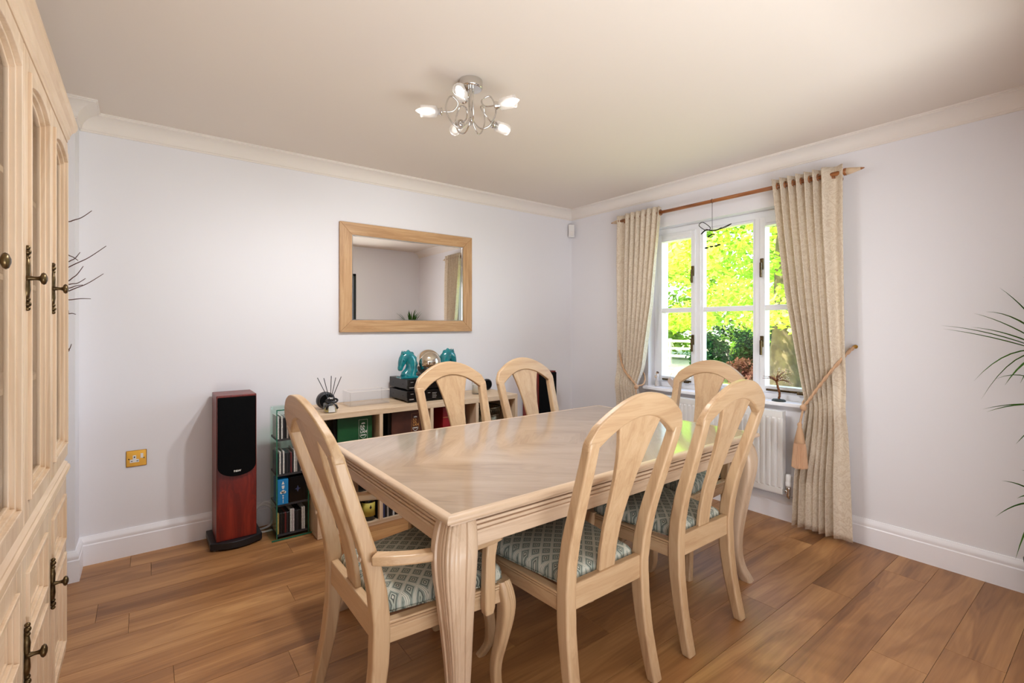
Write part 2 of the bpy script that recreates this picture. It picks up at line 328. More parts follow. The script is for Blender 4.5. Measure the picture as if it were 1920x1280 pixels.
# ------------------------------------------------------------------ room shell
XL, YF, H = -4.15, -3.42, 2.445; PX, PY = -3.70, -0.19      # left wall, front wall, ceiling, pier corner
WY0, WY1, WZ0, WZ1 = -2.22, -0.93, 0.79, 2.12               # window opening
OX0, OX1, OZ = -3.62, -1.00, 2.05                           # wide doorway to the adjoining room
YR = -6.7
fl = MB().box(XL-0.2, 0.28, YR, 0.2, -0.16, -0.012).build('floor', 'floor_base'); tag(fl, 'brown oak plank floor of the dining room', 'floor', kind='structure')
PWID = 0.1765; PLEN = 1.22; fixed = {0: -1.095, 1: -1.5, 2: -0.733, 12: -3.473, 15: -3.39}
full = None
for k in range(-4, 18):
    y0 = -3.005+PWID*k; y1 = y0+PWID
    if y1 > 0.0: y1 = 0.0
    if y1-y0 < 0.01: continue
    off = fixed.get(k, -0.37*k % PLEN)
    x = off-PLEN*math.ceil((off-XL)/PLEN)
    while x < -0.001:
        a = max(x, XL); b = min(x+PLEN, 0.0)
        if b-a > 0.01:
            g = 0.0007
            if b-a > PLEN-0.001 and y1-y0 > PWID-0.001 and full:
                o = full.copy(); COL.objects.link(o)
            else:
                o = MB().box(-(b-a)/2+g, (b-a)/2-g, -(y1-y0)/2+g, (y1-y0)/2-g, -0.012, 0).build('plank', 'floor_oak', fl)
                if b-a > PLEN-0.001 and y1-y0 > PWID-0.001: full = o
            o.location = ((a+b)/2, (y0+y1)/2, 0)
        x += PLEN
tag(MB().box(XL-0.2, 0.28, YR, 0.2, H, H+0.15).build('ceiling', 'ceiling_paint'), 'plain cream painted ceiling', 'ceiling', kind='structure')
tag(MB().box(PX-0.001, 0.28, 0, 0.2, -0.01, H).build('wall_back', 'wall_paint'), 'pale wall behind the mirror and bookcase', 'wall', kind='structure')
tag(MB().box(XL-0.2, PX, PY, 0.2, -0.01, H).build('wall_pier', 'wall_paint'), 'narrow projecting pier of wall beside the tall cabinet', 'wall', kind='structure')
tag(MB().box(XL-0.2, XL, YR, PY, -0.01, H).build('wall_left', 'wall_paint'), 'side wall behind the tall display cabinet', 'wall', kind='structure')
wr = MB(); wr.box(0, 0.28, YF-0.13, WY0, -0.01, H).box(0, 0.28, WY1, 0, -0.01, H).box(0, 0.28, WY0, WY1, -0.01, WZ0).box(0, 0.28, WY0, WY1, WZ1, H)
tag(wr.build('wall_right', 'wall_paint'), 'pale wall with the curtained window', 'wall', kind='structure')
wf = MB(); wf.box(OX1, 0, YF-0.13, YF, -0.01, H).box(XL, OX0, YF-0.13, YF, -0.01, H).box(OX0, OX1, YF-0.13, YF, OZ, H)
tag(wf.build('wall_front', 'wall_paint'), 'wall with the wide doorway, seen in the mirror', 'wall', kind='structure')
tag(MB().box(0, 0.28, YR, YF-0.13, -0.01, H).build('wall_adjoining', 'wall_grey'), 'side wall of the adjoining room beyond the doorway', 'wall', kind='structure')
tag(MB().box(XL-0.2, 0.28, YR-0.2, YR, -0.01, H).build('wall_added_end', 'wall_grey'), 'unseen end wall added to shut sky light out of the adjoining room', 'wall', kind='structure')  # unseen wall added to stop sky light flooding in through the doorway
df = MB(); df.box(OX0, OX0+0.035, YF-0.135, YF+0.012, 0, OZ).box(OX1-0.035, OX1, YF-0.135, YF+0.012, 0, OZ).box(OX0, OX1, YF-0.135, YF+0.012, OZ-0.035, OZ)
tag(df.build('door_1', 'black_satin', bevel=0.003), 'slim black frame lining the wide doorway', 'door frame', kind='structure')

POLY = [(0, YF), (0, 0), (PX, 0), (PX, PY), (XL, PY), (XL, YF)]
def mitre_offsets(poly):
    out = []; n = len(poly)
    for i in range(n):
        ds = []
        if i > 0: ds.append((Vector(poly[i])-Vector(poly[i-1])).normalized())
        if i < n-1: ds.append((Vector(poly[i+1])-Vector(poly[i])).normalized())
        ns = [Vector((-d.y, d.x)) for d in ds]
        if len(ns) == 1: out.append(ns[0])
        else:
            m = ns[0]+ns[1]; out.append(m*(2/m.length_squared) if m.length_squared > 0 else ns[0])
    return out
MO = mitre_offsets(POLY)
def run(i, prof):
    a, b = Vector(POLY[i]), Vector(POLY[i+1]); ra = [(*(a+MO[i]*d), z) for d, z in prof]; rb = [(*(b+MO[i+1]*d), z) for d, z in prof]
    return MB().rings([ra, rb])
CD = 0.088
cove = [(0, H), (0, H-CD), (0.006, H-CD), (0.006, H-CD+0.008)]+[(0.012+(CD-0.012)*(1-math.cos(t)), H-CD+0.012+(CD-0.026)*math.sin(t)) for t in [PI/2*j/8 for j in range(9)]]+[(CD, H-0.008), (CD+0.006, H-0.008), (CD+0.006, H)]
skirt = [(0, 0), (0.018, 0), (0.018, 0.108), (0.015, 0.113), (0.015, 0.118), (0.0165, 0.125), (0.015, 0.135), (0.009, 0.146), (0.006, 0.155), (0, 0.155)]
names = ['right', 'back', 'pier_side', 'pier', 'left']
desc = ['window wall', 'mirror wall', 'pier return', 'pier front', 'cabinet wall']
for i, (nm, ds) in enumerate(zip(names, desc)):
    o = run(i, cove).build('trim_%d' % (i+1), 'cornice_paint'); smooth_by_angle(o, 30); tag(o, 'white coved cornice along the top of the %s' % ds, 'cornice', kind='structure')
    o = run(i, skirt).build('baseboard_'+nm, 'gloss_white'); smooth_by_angle(o, 30); tag(o, 'white moulded skirting board along the %s' % ds, 'baseboard', kind='structure')

# ------------------------------------------------------------------ window
win = thing('window_1', 'white three-light casement window looking onto trees', 'window'); win['kind'] = 'structure'
FX0, FX1 = 0.085, 0.155
o = MB().box(FX0, FX1, WY0, WY0+0.045, WZ0, WZ1).box(FX0, FX1, WY1-0.045, WY1, WZ0, WZ1).box(FX0, FX1, WY0, WY1, WZ1-0.05, WZ1).box(FX0, FX1, WY0, WY1, WZ0, WZ0+0.045).build('window_frame', 'upvc_white', win, bevel=0.004)
LIGHTS = [(-2.175, -1.866+0.035, True), (-1.790, -1.362, False), (-1.306-0.018, -0.975, True)]
for y in (-1.811, -1.343): MB().box(FX0, FX1, y-0.021, y+0.021, WZ0+0.04, WZ1-0.045).build('mullion', 'upvc_white', win, bevel=0.004)
for (a, b, sash) in LIGHTS:
    z0, z1 = WZ0+0.045, WZ1-0.05; t = 0.037 if sash else 0.018; xo = FX0-0.012 if sash else FX0+0.01
    zb = z0+(0.045 if sash else 0.018); zt = z1-(0.06 if sash else 0.018)
    sf = MB().box(xo, FX1-0.01, a, a+t, z0, z1).box(xo, FX1-0.01, b-t, b, z0, z1).box(xo, FX1-0.01, a+t, b-t, zt, z1).box(xo, FX1-0.01, a+t, b-t, z0, zb).build('sash' if sash else 'fixed_light', 'upvc_white', win, bevel=0.003)
    MB().box(xo+0.006, FX1-0.014, a+t, b-t, 1.412, 1.450).build('glazing_bar', 'upvc_white', sf, bevel=0.004)
    for (p, q) in ((zb, 1.412), (1.450, zt)): MB().box(0.118, 0.124, a+t, b-t, p, q).build('pane', 'window_glass', sf)
    if sash:
        ye = b-0.018 if a < -2 else a+0.018
        for zc in (1.17, 1.72):
            h = MB().box(xo-0.012, xo, ye-0.012, ye+0.012, zc-0.02, zc+0.06); h.box(xo-0.03, xo-0.010, ye-0.007, ye+0.007, zc-0.075, zc+0.03)
            h.build('casement_fastener', 'aged_brass', sf, bevel=0.004)
        st = MB().box(xo-0.016, xo-0.004, a+0.03, b-0.05, z0+0.012, z0+0.026); st.box(xo-0.022, xo, a+0.05, a+0.09, z0+0.004, z0+0.02).build('casement_stay', 'aged_brass', sf, bevel=0.003)
        MB().box(xo-0.01, xo, a+0.04, b-0.05, z1-0.045, z1-0.02).build('trickle_vent', 'upvc_white', sf, bevel=0.003)
o = MB().box(-0.045, FX0, WY0-0.03, WY1+0.03, 0.765, 0.792).build('window_sill', 'gloss_white', win, bevel=0.008, seg=3)

# ------------------------------------------------------------------ dining table
TX0, TX1, TY0, TY1, TZ = -2.738, -0.918, -2.304, -1.20, 0.755
tcx, tcy = (TX0+TX1)/2, (TY0+TY1)/2; hx, hy = (TX1-TX0)/2, (TY1-TY0)/2
tb = thing('dining_table', 'large limed-wood dining table with cabriole legs in the room centre', 'table', (tcx, tcy, 0))
MB().box(-hx+0.028, hx-0.028, -hy+0.028, hy-0.028, TZ-0.03, TZ).build('tabletop', 'table_top', tb)
EP = [(0.028, TZ), (0.010, TZ), (0.003, TZ-0.003), (0, TZ-0.008), (0, TZ-0.014), (0.003, TZ-0.020), (0.008, TZ-0.023), (0.022, TZ-0.024), (0.022, TZ-0.034), (0.028, TZ-0.034)]
crn = [(-hx, -hy), (hx, -hy), (hx, hy), (-hx, hy)]
for i in range(4):
    (ax_, ay_), (bx_, by_) = crn[i], crn[(i+1) % 4]
    sg = lambda v: -1 if v > 0 else 1
    o = MB().rings([[(ax_+sg(ax_)*d, ay_+sg(ay_)*d, z) for d, z in EP], [(bx_+sg(bx_)*d, by_+sg(by_)*d, z) for d, z in EP]]).build('edge_moulding', 'table_x' if i % 2 == 0 else 'table_y', tb); smooth_by_angle(o, 40)
ins = 0.035
for (ax, x0, x1, y0, y1, sx, sy) in (('x', -hx+0.09, hx-0.09, -hy+ins, -hy+ins+0.024, 0, -1), ('x', -hx+0.09, hx-0.09, hy-ins-0.024, hy-ins, 0, 1), ('y', -hx+ins, -hx+ins+0.024, -hy+0.09, hy-0.09, -1, 0), ('y', hx-ins-0.024, hx-ins, -hy+0.09, hy-0.09, 1, 0)):
    ap = MB().box(x0, x1, y0, y1, 0.632, 0.722).build('apron', 'table_'+ax, tb, bevel=0.004)
    for k in range(3):
        z = 0.673+0.0155*k; e = 0.006+0.002*k
        MB().box(min(x0, x0+sx*e), max(x1, x1+sx*e), min(y0, y0+sy*e), max(y1, y1+sy*e), z, z+0.0105).build('reeding', 'table_'+ax, ap, bevel=0.0035)
LEGP = [(0.72, 0.000, 0.050), (0.69, 0.010, 0.056), (0.64, 0.020, 0.060), (0.57, 0.022, 0.057), (0.48, 0.012, 0.050), (0.36, -0.002, 0.042), (0.24, -0.012, 0.035), (0.14, -0.010, 0.030), (0.07, 0.004, 0.029), (0.03, 0.020, 0.030), (0.0, 0.032, 0.031)]
def leg_section(r, n=40, dirx=1, diry=1):
    pts = []
    for q in range(n):
        a = q*2*PI/n; c, s = math.cos(a), math.sin(a)
        k = 1.0/max((abs(c)**4+abs(s)**4)**0.25, 1e-6)                                # squircle
        rr = r*k
        d = math.atan2(math.sin(a-PI/4), math.cos(a-PI/4))
        if abs(d) < 0.95: rr *= 0.90+0.0*d; rr *= 1-0.045*((0.5+0.5*math.cos(d*25))**3 if abs(d) < 0.62 else 0)   # rounded reeded outer corner
        pts.append((rr*c*dirx, rr*s*diry))
    return pts
lp = [tuple(v) for v in catmull([(p[1], p[2], p[0]) for p in LEGP], 3)]
for dx in (-1, 1):
    for dy in (-1, 1):
        rings = []
        for (off, r, z) in lp:
            cx, cy = dx*(hx-0.072+off*0.9), dy*(hy-0.072+off*0.9)
            rings.append([(cx+a, cy+b, z) for a, b in leg_section(r, 180, dx, dy)])
        o = MB().rings(rings).build('leg', 'table_z', tb); smooth_by_angle(o, 50)

# ------------------------------------------------------------------ chairs (front towards local +y, origin below the rear rail)
POST = [(0.0, -0.060), (0.08, -0.040), (0.18, -0.018), (0.30, -0.002), (0.42, 0.003), (0.52, -0.008), (0.62, -0.030), (0.75, -0.072), (0.88, -0.115), (0.97, -0.142), (1.10, -0.182)]
def ypost(z): return interp(POST, z)
def make_chair(arms):
    w = 0.025 if arms else 0.0
    c = bpy.data.objects.new('dining_chair' if not arms else 'carver_chair', None); COL.objects.link(c); c.empty_display_size = 0.05
    XP = [(0.0, 0.197+w), (0.2, 0.192+w), (0.42, 0.190+w), (0.7, 0.200+w), (0.95, 0.214+w)]
    zs = [0.95*k/22 for k in range(23)]
    for sx in (-1, 1):
        rings = []
        for z in zs:
            x = sx*interp(XP, z); y = ypost(z); hw = 0.023; hd = interp([(0, 0.019), (0.35, 0.027), (0.5, 0.026), (0.95, 0.018)], z)
            rings.append([(x-hw, y-hd, z), (x+hw, y-hd, z), (x+hw, y+hd, z), (x-hw, y+hd, z)])
        o = MB().rings(rings).build('back_post', 'ash_z', c, bevel=0.007, seg=3); smooth_by_angle(o, 30)
        if arms:
            MB().lathe([(0.008, -0.002), (0.008, 0.002), (0.004, 0.004)], (sx*(0.196+w), ypost(0.63)-0.027, 0.63), 'y', 12).build('dowel_plug', 'table_x', o)
    # crest rail: columns of x
    W = 0.238+w; rings = []
    n = 40
    for k in range(n+1):
        x = -W+2*W*k/n; ax = abs(x); u = ax/W
        zh = 1.086-0.088*(u/0.9)**2 if u < 0.9 else 0.998-1.9*(u-0.9)*W
        zl = max(1.008-0.085*(ax/(W-0.043))**2, 0.921) if ax < W-0.04 else 0.921
        th = 0.017; 
        rings.append([(x, ypost(zl)-th, zl), (x, ypost(zl)+th, zl), (x, ypost(zh)+th*0.8, zh), (x, ypost(zh)-th*0.8, zh)])
    o = MB().rings(rings).build('crest_rail', 'ash_x', c, bevel=0.006, seg=3); smooth_by_angle(o, 35)
    # splat
    HW = [(0.43, 0.040), (0.58, 0.042), (0.70, 0.047), (0.80, 0.057), (0.88, 0.072), (0.95, 0.092), (1.0, 0.110)]
    rings = []
    for k in range(17):
        z = 0.43+(1.012-0.43)*k/16; h = interp(HW, z)*(1+w*4); y = ypost(z)+0.002
        rings.append([(-h, y-0.009, z), (h, y-0.009, z), (h, y+0.009, z), (-h, y+0.009, z)])
    o = MB().rings(rings).build('splat', 'ash_z', c, bevel=0.004); smooth_by_angle(o, 35)
    # rails
    MB().box(-0.172-w, 0.172+w, -0.016, 0.012, 0.365, 0.452).build('back_rail', 'ash_x', c, bevel=0.005)
    fx = 0.222+w; fy = 0.425
    for sx in (-1, 1):
        r = MB().prism([(sx*(0.178+w), 0.01), (sx*(0.206+w), 0.01), (sx*(fx+0.014), fy), (sx*(fx-0.014), fy)], 'z', 0.358, 0.425).build('side_rail', 'ash_y', c, bevel=0.004)
        for k in range(3):
            e = 0.0025*(k+1); z = 0.398+0.0105*k
            MB().prism([(sx*(0.200+w), 0.022), (sx*(0.206+e+w), 0.022), (sx*(fx+0.014+e), fy-0.012), (sx*(fx+0.008), fy-0.012)], 'z', z, z+0.008).build('reeding', 'ash_y', r, bevel=0.002)
    MB().box(-fx, fx, fy-0.012, fy+0.014, 0.358, 0.425).build('front_rail', 'ash_x', c, bevel=0.004)
    LP = [(0.432, 0.0, 0.027), (0.40, 0.008, 0.029), (0.35, 0.015, 0.030), (0.29, 0.012, 0.027), (0.22, 0.000, 0.023), (0.14, -0.014, 0.019), (0.07, -0.012, 0.0175), (0.03, 0.002, 0.018), (0.0, 0.018, 0.019)]
    pts = [tuple(v) for v in catmull([(p[1], p[2], p[0]) for p in LP], 3)]
    for sx in (-1, 1):
        rings = []
        for (off, r, z) in pts:
            cx, cy = sx*(fx+off*0.55), fy+off*1.15
            rings.append([(cx+a, cy+b, z) for a, b in leg_section(r, 90, sx, 1)])
        o = MB().rings(rings).build('leg', 'ash_z', c); smooth_by_angle(o, 50)
    # cushion: rounded trapezoid loft
    def outline(shr):
        P = []
        for sx, yy, hw in ((1, 0.016, 0.166+w), (1, fy+0.012, fx+0.012), (-1, fy+0.012, fx+0.012), (-1, 0.016, 0.166+w)): P.append((sx*hw, yy))
        out = []; rad = [0.012, 0.05, 0.05, 0.012]
        for i in range(4):
            p = Vector(P[i]); a = (Vector(P[i-1])-p).normalized(); b = (Vector(P[(i+1) % 4])-p).normalized(); r = rad[i]
            for k in range(7):
                t = k/6; q = (p+a*r)*(1-t)**2+p*2*t*(1-t)+(p+b*r)*t*t
                out.append(q)
        m = sum(out, Vector((0, 0)))/len(out)
        return [m+(q-m)*shr for q in out]
    rings = [[(q.x, q.y, z) for q in outline(s)] for s, z in ((0.985, 0.425), (1.0, 0.435), (1.005, 0.448), (0.99, 0.462), (0.95, 0.473), (0.86, 0.482), (0.68, 0.489), (0.4, 0.493), (0.12, 0.494))]
    cu = MB().rings(rings).build('seat_cushion', 'seat_fabric', c, smooth=True)
    MB().tube([(q.x, q.y, 0.430) for q in outline(1.006)], 0.0028, 6, True).build('piping', 'seat_fabric', cu, smooth=True)
    if arms:
        for sx in (-1, 1):
            path = catmull([(sx*(0.222+w), -0.030, 0.632), (sx*(0.258+w), 0.020, 0.632), (sx*(0.278+w), 0.10, 0.624), (sx*(0.278+w), 0.22, 0.610), (sx*(0.262+w), 0.34, 0.602), (sx*(0.250+w), 0.395, 0.602)], 5)
            rings = []
            for i, p in enumerate(path):
                t = (path[min(i+1, len(path)-1)]-path[max(i-1, 0)]).normalized(); nrm = Vector((-t.y, t.x, 0)).normalized(); hw = 0.021; hh = 0.0140
                rings.append([tuple(p-nrm*hw+Vector((0, 0, -hh))), tuple(p+nrm*hw+Vector((0, 0, -hh))), tuple(p+nrm*hw+Vector((0, 0, hh))), tuple(p-nrm*hw+Vector((0, 0, hh)))])
            o = MB().rings(rings).build('armrest', 'ash_y', c, bevel=0.008, seg=3); smooth_by_angle(o, 35)
            rings = []
            for z, ox, yy, hd in ((0.350, 0.254, 0.350, 0.015), (0.375, 0.257, 0.350, 0.020), (0.45, 0.258, 0.350, 0.020), (0.54, 0.258, 0.352, 0.019), (0.592, 0.258, 0.360, 0.022)):
                x = sx*(ox+w-0.006); rings.append([(x-0.016, yy-hd, z), (x+0.016, yy-hd, z), (x+0.016, yy+hd, z), (x-0.016, yy+hd, z)])
            o = MB().rings(rings).build('arm_support', 'ash_z', c, bevel=0.005); smooth_by_angle(o, 35)
    return c
GC = 'dining chairs around the table'
side0 = make_chair(False); arm0 = make_chair(True)
first = {id(side0): True, id(arm0): True}
def put(src, x, y, rz, label):
    o = src if first.pop(id(src), None) else copy_tree(src)
    o.location = (x, y, 0); o.rotation_euler = (0, 0, rz); tag(o, label, 'chair', GC); return o
put(side0, -2.125, -2.345, 0, 'armless dining chair at near long side of table, beside the armchair end')
put(side0, -1.51, -2.345, 0, 'armless dining chair at near long side of table, closer to the radiator')
put(side0, -1.960, -1.125, PI, 'armless dining chair in front of the bookcase and black amplifiers')
put(side0, -1.375, -1.10, PI, 'armless dining chair in front of the corner loudspeaker')
put(arm0, -2.865, -1.905, -PI/2, 'carver chair with armrests at the table end nearest the tall cabinet')
put(side0, -0.755, -1.845, PI/2, 'armless dining chair at the table end below the window')

# ------------------------------------------------------------------ mirror
mi = thing('wall_mirror', 'wide wall mirror in a flat oak frame', 'mirror', (-1.757, 0, 1.652))
mw, mh, fw = 0.556, 0.397, 0.088
for s in (-1, 1):
    MB().prism([(-mw, s*mh), (mw, s*mh), (mw-fw, s*(mh-fw)), (-mw+fw, s*(mh-fw))], 'y', -0.026, -0.002).build('frame_rail', 'mirror_oak_x', mi, bevel=0.003)
    MB().prism([(s*mw, -mh), (s*mw, mh), (s*(mw-fw), mh-fw), (s*(mw-fw), -mh+fw)], 'y', -0.026, -0.002).build('frame_stile', 'mirror_oak_z', mi, bevel=0.003)
iw, ih = mw-fw, mh-fw; t = 0.006
o = MB().box(-iw, iw, -0.022, -0.010, ih-t, ih).box(-iw, iw, -0.022, -0.010, -ih, -ih+t).box(-iw, -iw+t, -0.022, -0.010, -ih+t, ih-t).box(iw-t, iw, -0.022, -0.010, -ih+t, ih-t).build('inner_slip', 'chrome', mi)
MB().box(-iw+t, iw-t, -0.014, -0.010, -ih+t, ih-t).build('mirror_pane', 'mirror_glass', mi)

# ------------------------------------------------------------------ tall display cabinet on the left
CX, CY1 = -3.652, -1.03; DWD = 0.415; ND = 4
cab = thing('display_cabinet', 'tall limed-wood display cabinet with glazed upper doors', 'cabinet', (CX, CY1, 0))
CL = -DWD*ND; BX = -0.44        # local: front face at x=0, runs y 0 .. CL, back at BX
MB().box(BX, -0.03, CL+0.01, -0.01, 0, 0.075).build('plinth', 'cab_y', cab, bevel=0.003)
bd = MB(); bd.box(BX, -0.022, -0.02, -0.002, 0.07, 0.745).box(BX, -0.022, CL+0.002, CL+0.02, 0.07, 0.745).box(BX, -0.022, CL+0.02, -0.02, 0.07, 0.09).box(BX, BX+0.012, CL+0.02, -0.02, 0.09, 0.745)
for k in range(1, ND): bd.box(BX+0.012, -0.022, -DWD*k-0.009, -DWD*k+0.009, 0.09, 0.745)
bd.build('base_carcass', 'cab_z', cab)
wp = [(BX, 0.745), (-0.004, 0.745), (0.006, 0.752), (0.006, 0.758), (0.012, 0.768), (0.010, 0.780), (0.004, 0.784), (0.004, 0.790), (-0.004, 0.795), (-0.010, 0.80), (BX, 0.80)]
MB().prism([(p[0], p[1]) for p in wp], 'y', CL-0.012, -0.004).build('waist_moulding', 'cab_y', cab)
ub = MB(); UX = -0.36
ub.box(BX, -0.022, -0.02, -0.002, 0.80, 2.0).box(BX, -0.022, CL+0.002, CL+0.02, 0.80, 2.0).box(BX, BX+0.012, CL+0.02, -0.02, 0.80, 2.0).box(BX, -0.022, CL+0.02, -0.02, 1.985, 2.0)
ub.build('upper_carcass', 'cab_z', cab)
for z in (1.12, 1.42, 1.70): MB().box(BX+0.012, -0.06, CL+0.02, -0.02, z, z+0.016).build('shelf', 'cab_y', cab)
cp = [(BX, 2.0), (-0.020, 1.988), (0.005, 1.988), (0.006, 1.998), (0.011, 2.003), (0.012, 2.013), (0.018, 2.024), (0.028, 2.032), (0.033, 2.044), (0.033, 2.056), (0.026, 2.066), (BX, 2.066)]
o = MB().prism(cp, 'y', CL-0.02, -0.012).build('crown_moulding', 'cab_y', cab)
def frame_strip(y0, y1, z0, z1, w, x0, x1, mb, arch=0.0):
    mb.box(x0, x1, y0, y0+w, z0, z1).box(x0, x1, y1-w, y1, z0, z1).box(x0, x1, y0+w, y1-w, z0, z0+w)
    if arch:
        n = 12; pl = [(y0+w, z1)]
        pts = []
        for k in range(n+1):
            y = y0+w+(y1-y0-2*w)*k/n; u = 2*k/n-1
            pts.append((y, z1-w-arch*(abs(u)**2.2)))
        mb.prism([(y0+w, z1)]+pts+[(y1-w, z1)], 'x', x0, x1)
    else: mb.box(x0, x1, y0+w, y1-w, z1-w, z1)
    return mb
def handle(parent, y, z):
    h = MB()
    for (zz, r) in ((-0.075, 0.006), (-0.064, 0.0075), (-0.052, 0.006), (0.052, 0.006), (0.064, 0.0075), (0.075, 0.006)): h.sphere((0.006, y, z+zz), r, 10, 6)
    h.tube([(0.004, y, z-0.06), (0.004, y, z-0.03), (0.005, y, z), (0.004, y, z+0.03), (0.004, y, z+0.06)], [0.004, 0.008, 0.0055, 0.008, 0.004], 8)
    h.build('handle_plate', 'aged_brass', parent, smooth=True)
    MB().lathe([(0.009, 0.004), (0.0065, 0.010), (0.0045, 0.018), (0.0045, 0.024), (0.006, 0.028), (0.013, 0.031), (0.0155, 0.035), (0.013, 0.039), (0.005, 0.042)], (0, y, z), 'x', 18).build('knob', 'aged_brass', parent, smooth=True)
for k in range(ND):
    y1 = -DWD*k-0.004; y0 = -DWD*(k+1)+0.004
    # lower panelled door
    d = frame_strip(y0, y1, 0.085, 0.735, 0.052, -0.022, 0, MB()); d.box(-0.022, 0, y0+0.052, y1-0.052, 0.470, 0.515)
    dl = d.build('lower_door', 'cab_z', cab, bevel=0.003)
    for (a, b) in ((0.137, 0.470), (0.515, 0.683)):
        m = MB()
        for j, (w_, xx) in enumerate(((0.010, 0.007), (0.018, -0.003), (0.027, -0.0115))): frame_strip(y0+0.052, y1-0.052, a, b, w_, -0.018, xx, m)
        m.build('panel_moulding', 'cab_z', dl, bevel=0.002)
        MB().box(-0.020, -0.015, y0+0.06, y1-0.06, a+0.01, b-0.01).build('panel', 'cab_y', dl)
    handle(dl, y0+0.027, 0.49)
    # upper glazed door with arched head
    d = frame_strip(y0, y1, 0.815, 1.985, 0.050, -0.022, 0.004, MB(), arch=0.028)
    du = d.build('glazed_door', 'cab_z', cab, bevel=0.003)
    m = MB()
    for w_, xx in ((0.010, 0.011), (0.018, 0.001), (0.027, -0.009)): frame_strip(y0+0.050, y1-0.050, 0.865, 1.935, w_, -0.018, xx, m, arch=0.026)
    m.build('bead_moulding', 'cab_z', du, bevel=0.002)
    MB().box(-0.018, -0.014, y0+0.06, y1-0.06, 0.875, 1.93).build('pane', 'cabinet_glass', du)
    handle(du, y0+0.027, 1.418)

# ------------------------------------------------------------------ loudspeakers
def speaker(x, y, rz, label):
    s = thing('floor_speaker', label, 'speaker', (x, y, 0), rz, 'pair of floor-standing speakers')
    bw, dp, hh = 0.104, 0.235, 0.895
    # plinth with a bowed front edge
    pl = [(-0.135, dp+0.02), (0.135, dp+0.02), (0.135, 0.015)]+[(0.135-0.27*k/10, 0.015-0.045*math.sin(PI*k/10)) for k in range(1, 10)]+[(-0.135, 0.015)]
    MB().prism(pl, 'z', 0.008, 0.048).build('base', 'black_satin', s, bevel=0.004)
    ft = MB()
    for fx_, fy_ in ((-0.11, 0.03), (0.11, 0.03), (-0.11, dp), (0.11, dp)): ft.lathe([(0.012, 0), (0.012, 0.009)], (fx_, fy_, 0), 'z', 10)
    ft.build('feet', 'chrome', s)
    MB().box(-bw, bw, 0.012, dp, 0.048, hh).build('enclosure', 'cherry', s, bevel=0.004)
    g = 0.098; zb = 0.435
    poly = [(-g, hh-0.012), (g, hh-0.012), (g, zb+0.045)]+[(g*math.cos(PI*k/20), zb+0.045-0.060*math.sin(PI*k/20)) for k in range(1, 20)]+[(-g, zb+0.045)]
    gr = MB().prism(poly, 'y', -0.006, 0.014).build('grille', 'black_cloth', s, bevel=0.004)
    bdg = MB().box(-0.016, 0.016, -0.0075, -0.004, zb+0.010, zb+0.022).build('badge', 'black_gloss', gr)
    text('B&W', gr, 0.0145, 'white_print', (0, -0.008, zb+0.016), (PI/2, 0, 0), bold=0.0006, sx=1.15)
    return s
speaker(-2.985, -0.262, 0, 'floor-standing speaker with cherry veneer and black grille beside the wall socket')
speaker(-0.548, -0.262, 0, 'floor-standing speaker in the corner behind the dining chairs')
cbl = catmull([(-2.80, -0.06, 0.006), (-2.79, -0.03, 0.05), (-2.775, -0.035, 0.13), (-2.73, -0.04, 0.165), (-2.68, -0.05, 0.12), (-2.69, -0.06, 0.03), (-2.74, -0.07, 0.008), (-2.78, -0.08, 0.02), (-2.80, -0.05, 0.09), (-2.76, -0.045, 0.15), (-2.70, -0.05, 0.13), (-2.66, -0.09, 0.04), (-2.70, -0.12, 0.007), (-2.80, -0.11, 0.005)], 6)
cbl = [(p.x-0.072, p.y, p.z) for p in cbl]
cbl = [(p[0], p[1]-0.015, p[2]) for p in cbl]
tag(MB().tube(cbl, 0.0068, 6).build('cable', 'cable_white', smooth=True), 'loose white cable coiled between speaker and glass tower', 'cable')

# ------------------------------------------------------------------ glass cd tower with its contents
GX0, GX1, GY0, GY1 = -2.782, -2.600, -0.315, -0.130
tw = thing('glass_tower', 'narrow glass cd tower with green edges beside the bookcase', 'shelf', ((GX0+GX1)/2, GY0, 0))
gw = (GX1-GX0)/2; gd = GY1-GY0
MB().box(-gw-0.03, gw+0.03, -0.01, gd+0.03, 0.002, 0.011).build('base', 'tower_glass', tw)
MB().box(-gw-0.03, gw+0.03, -0.011, -0.010, 0.002, 0.011).build('base_edge', 'glass_edge', tw)
for s in (-1, 1):
    o = MB().box(s*gw-0.003, s*gw+0.003, 0, gd, 0.011, 0.785).build('side_panel', 'tower_glass', tw)
    MB().box(s*gw-0.003, s*gw+0.003, -0.001, 0.0, 0.011, 0.785).build('polished_edge', 'glass_edge', o)
SH = [0.030, 0.212, 0.395, 0.610]
for z in SH: MB().box(-gw+0.003, gw-0.003, 0.012, gd, z-0.012, z).build('shelf', 'dark_grey', tw)
o = MB().box(-gw, gw, 0, gd, 0.785, 0.792).build('top_panel', 'tower_glass', tw); MB().box(-gw-0.003, gw+0.003, -0.001, 0, 0.785, 0.792).build('polished_edge', 'glass_edge', o)
MB().box(-gw+0.003, gw-0.003, gd-0.004, gd, 0.03, 0.785).build('back_panel', 'tower_glass', tw)
row_names = {0.030: 'bottom', 0.395: 'third', 0.610: 'top'}
case_meshes = {}
def cd_case(x, y, z, w, h, d, ci, label, group, tilt=0.0):
    key = (round(w, 4), round(h, 4), round(d, 4), ci)
    if key in case_meshes:
        o = case_meshes[key].copy(); COL.objects.link(o)
    else:
        o = MB().box(-w/2, w/2, 0, d, 0, h).build('cd_case', 'case_%d' % ci, bevel=0.0008, seg=1); case_meshes[key] = o
    o.location = (x, y, z); o.rotation_euler = (0, tilt, 0); tag(o, label, 'cd', group); return o
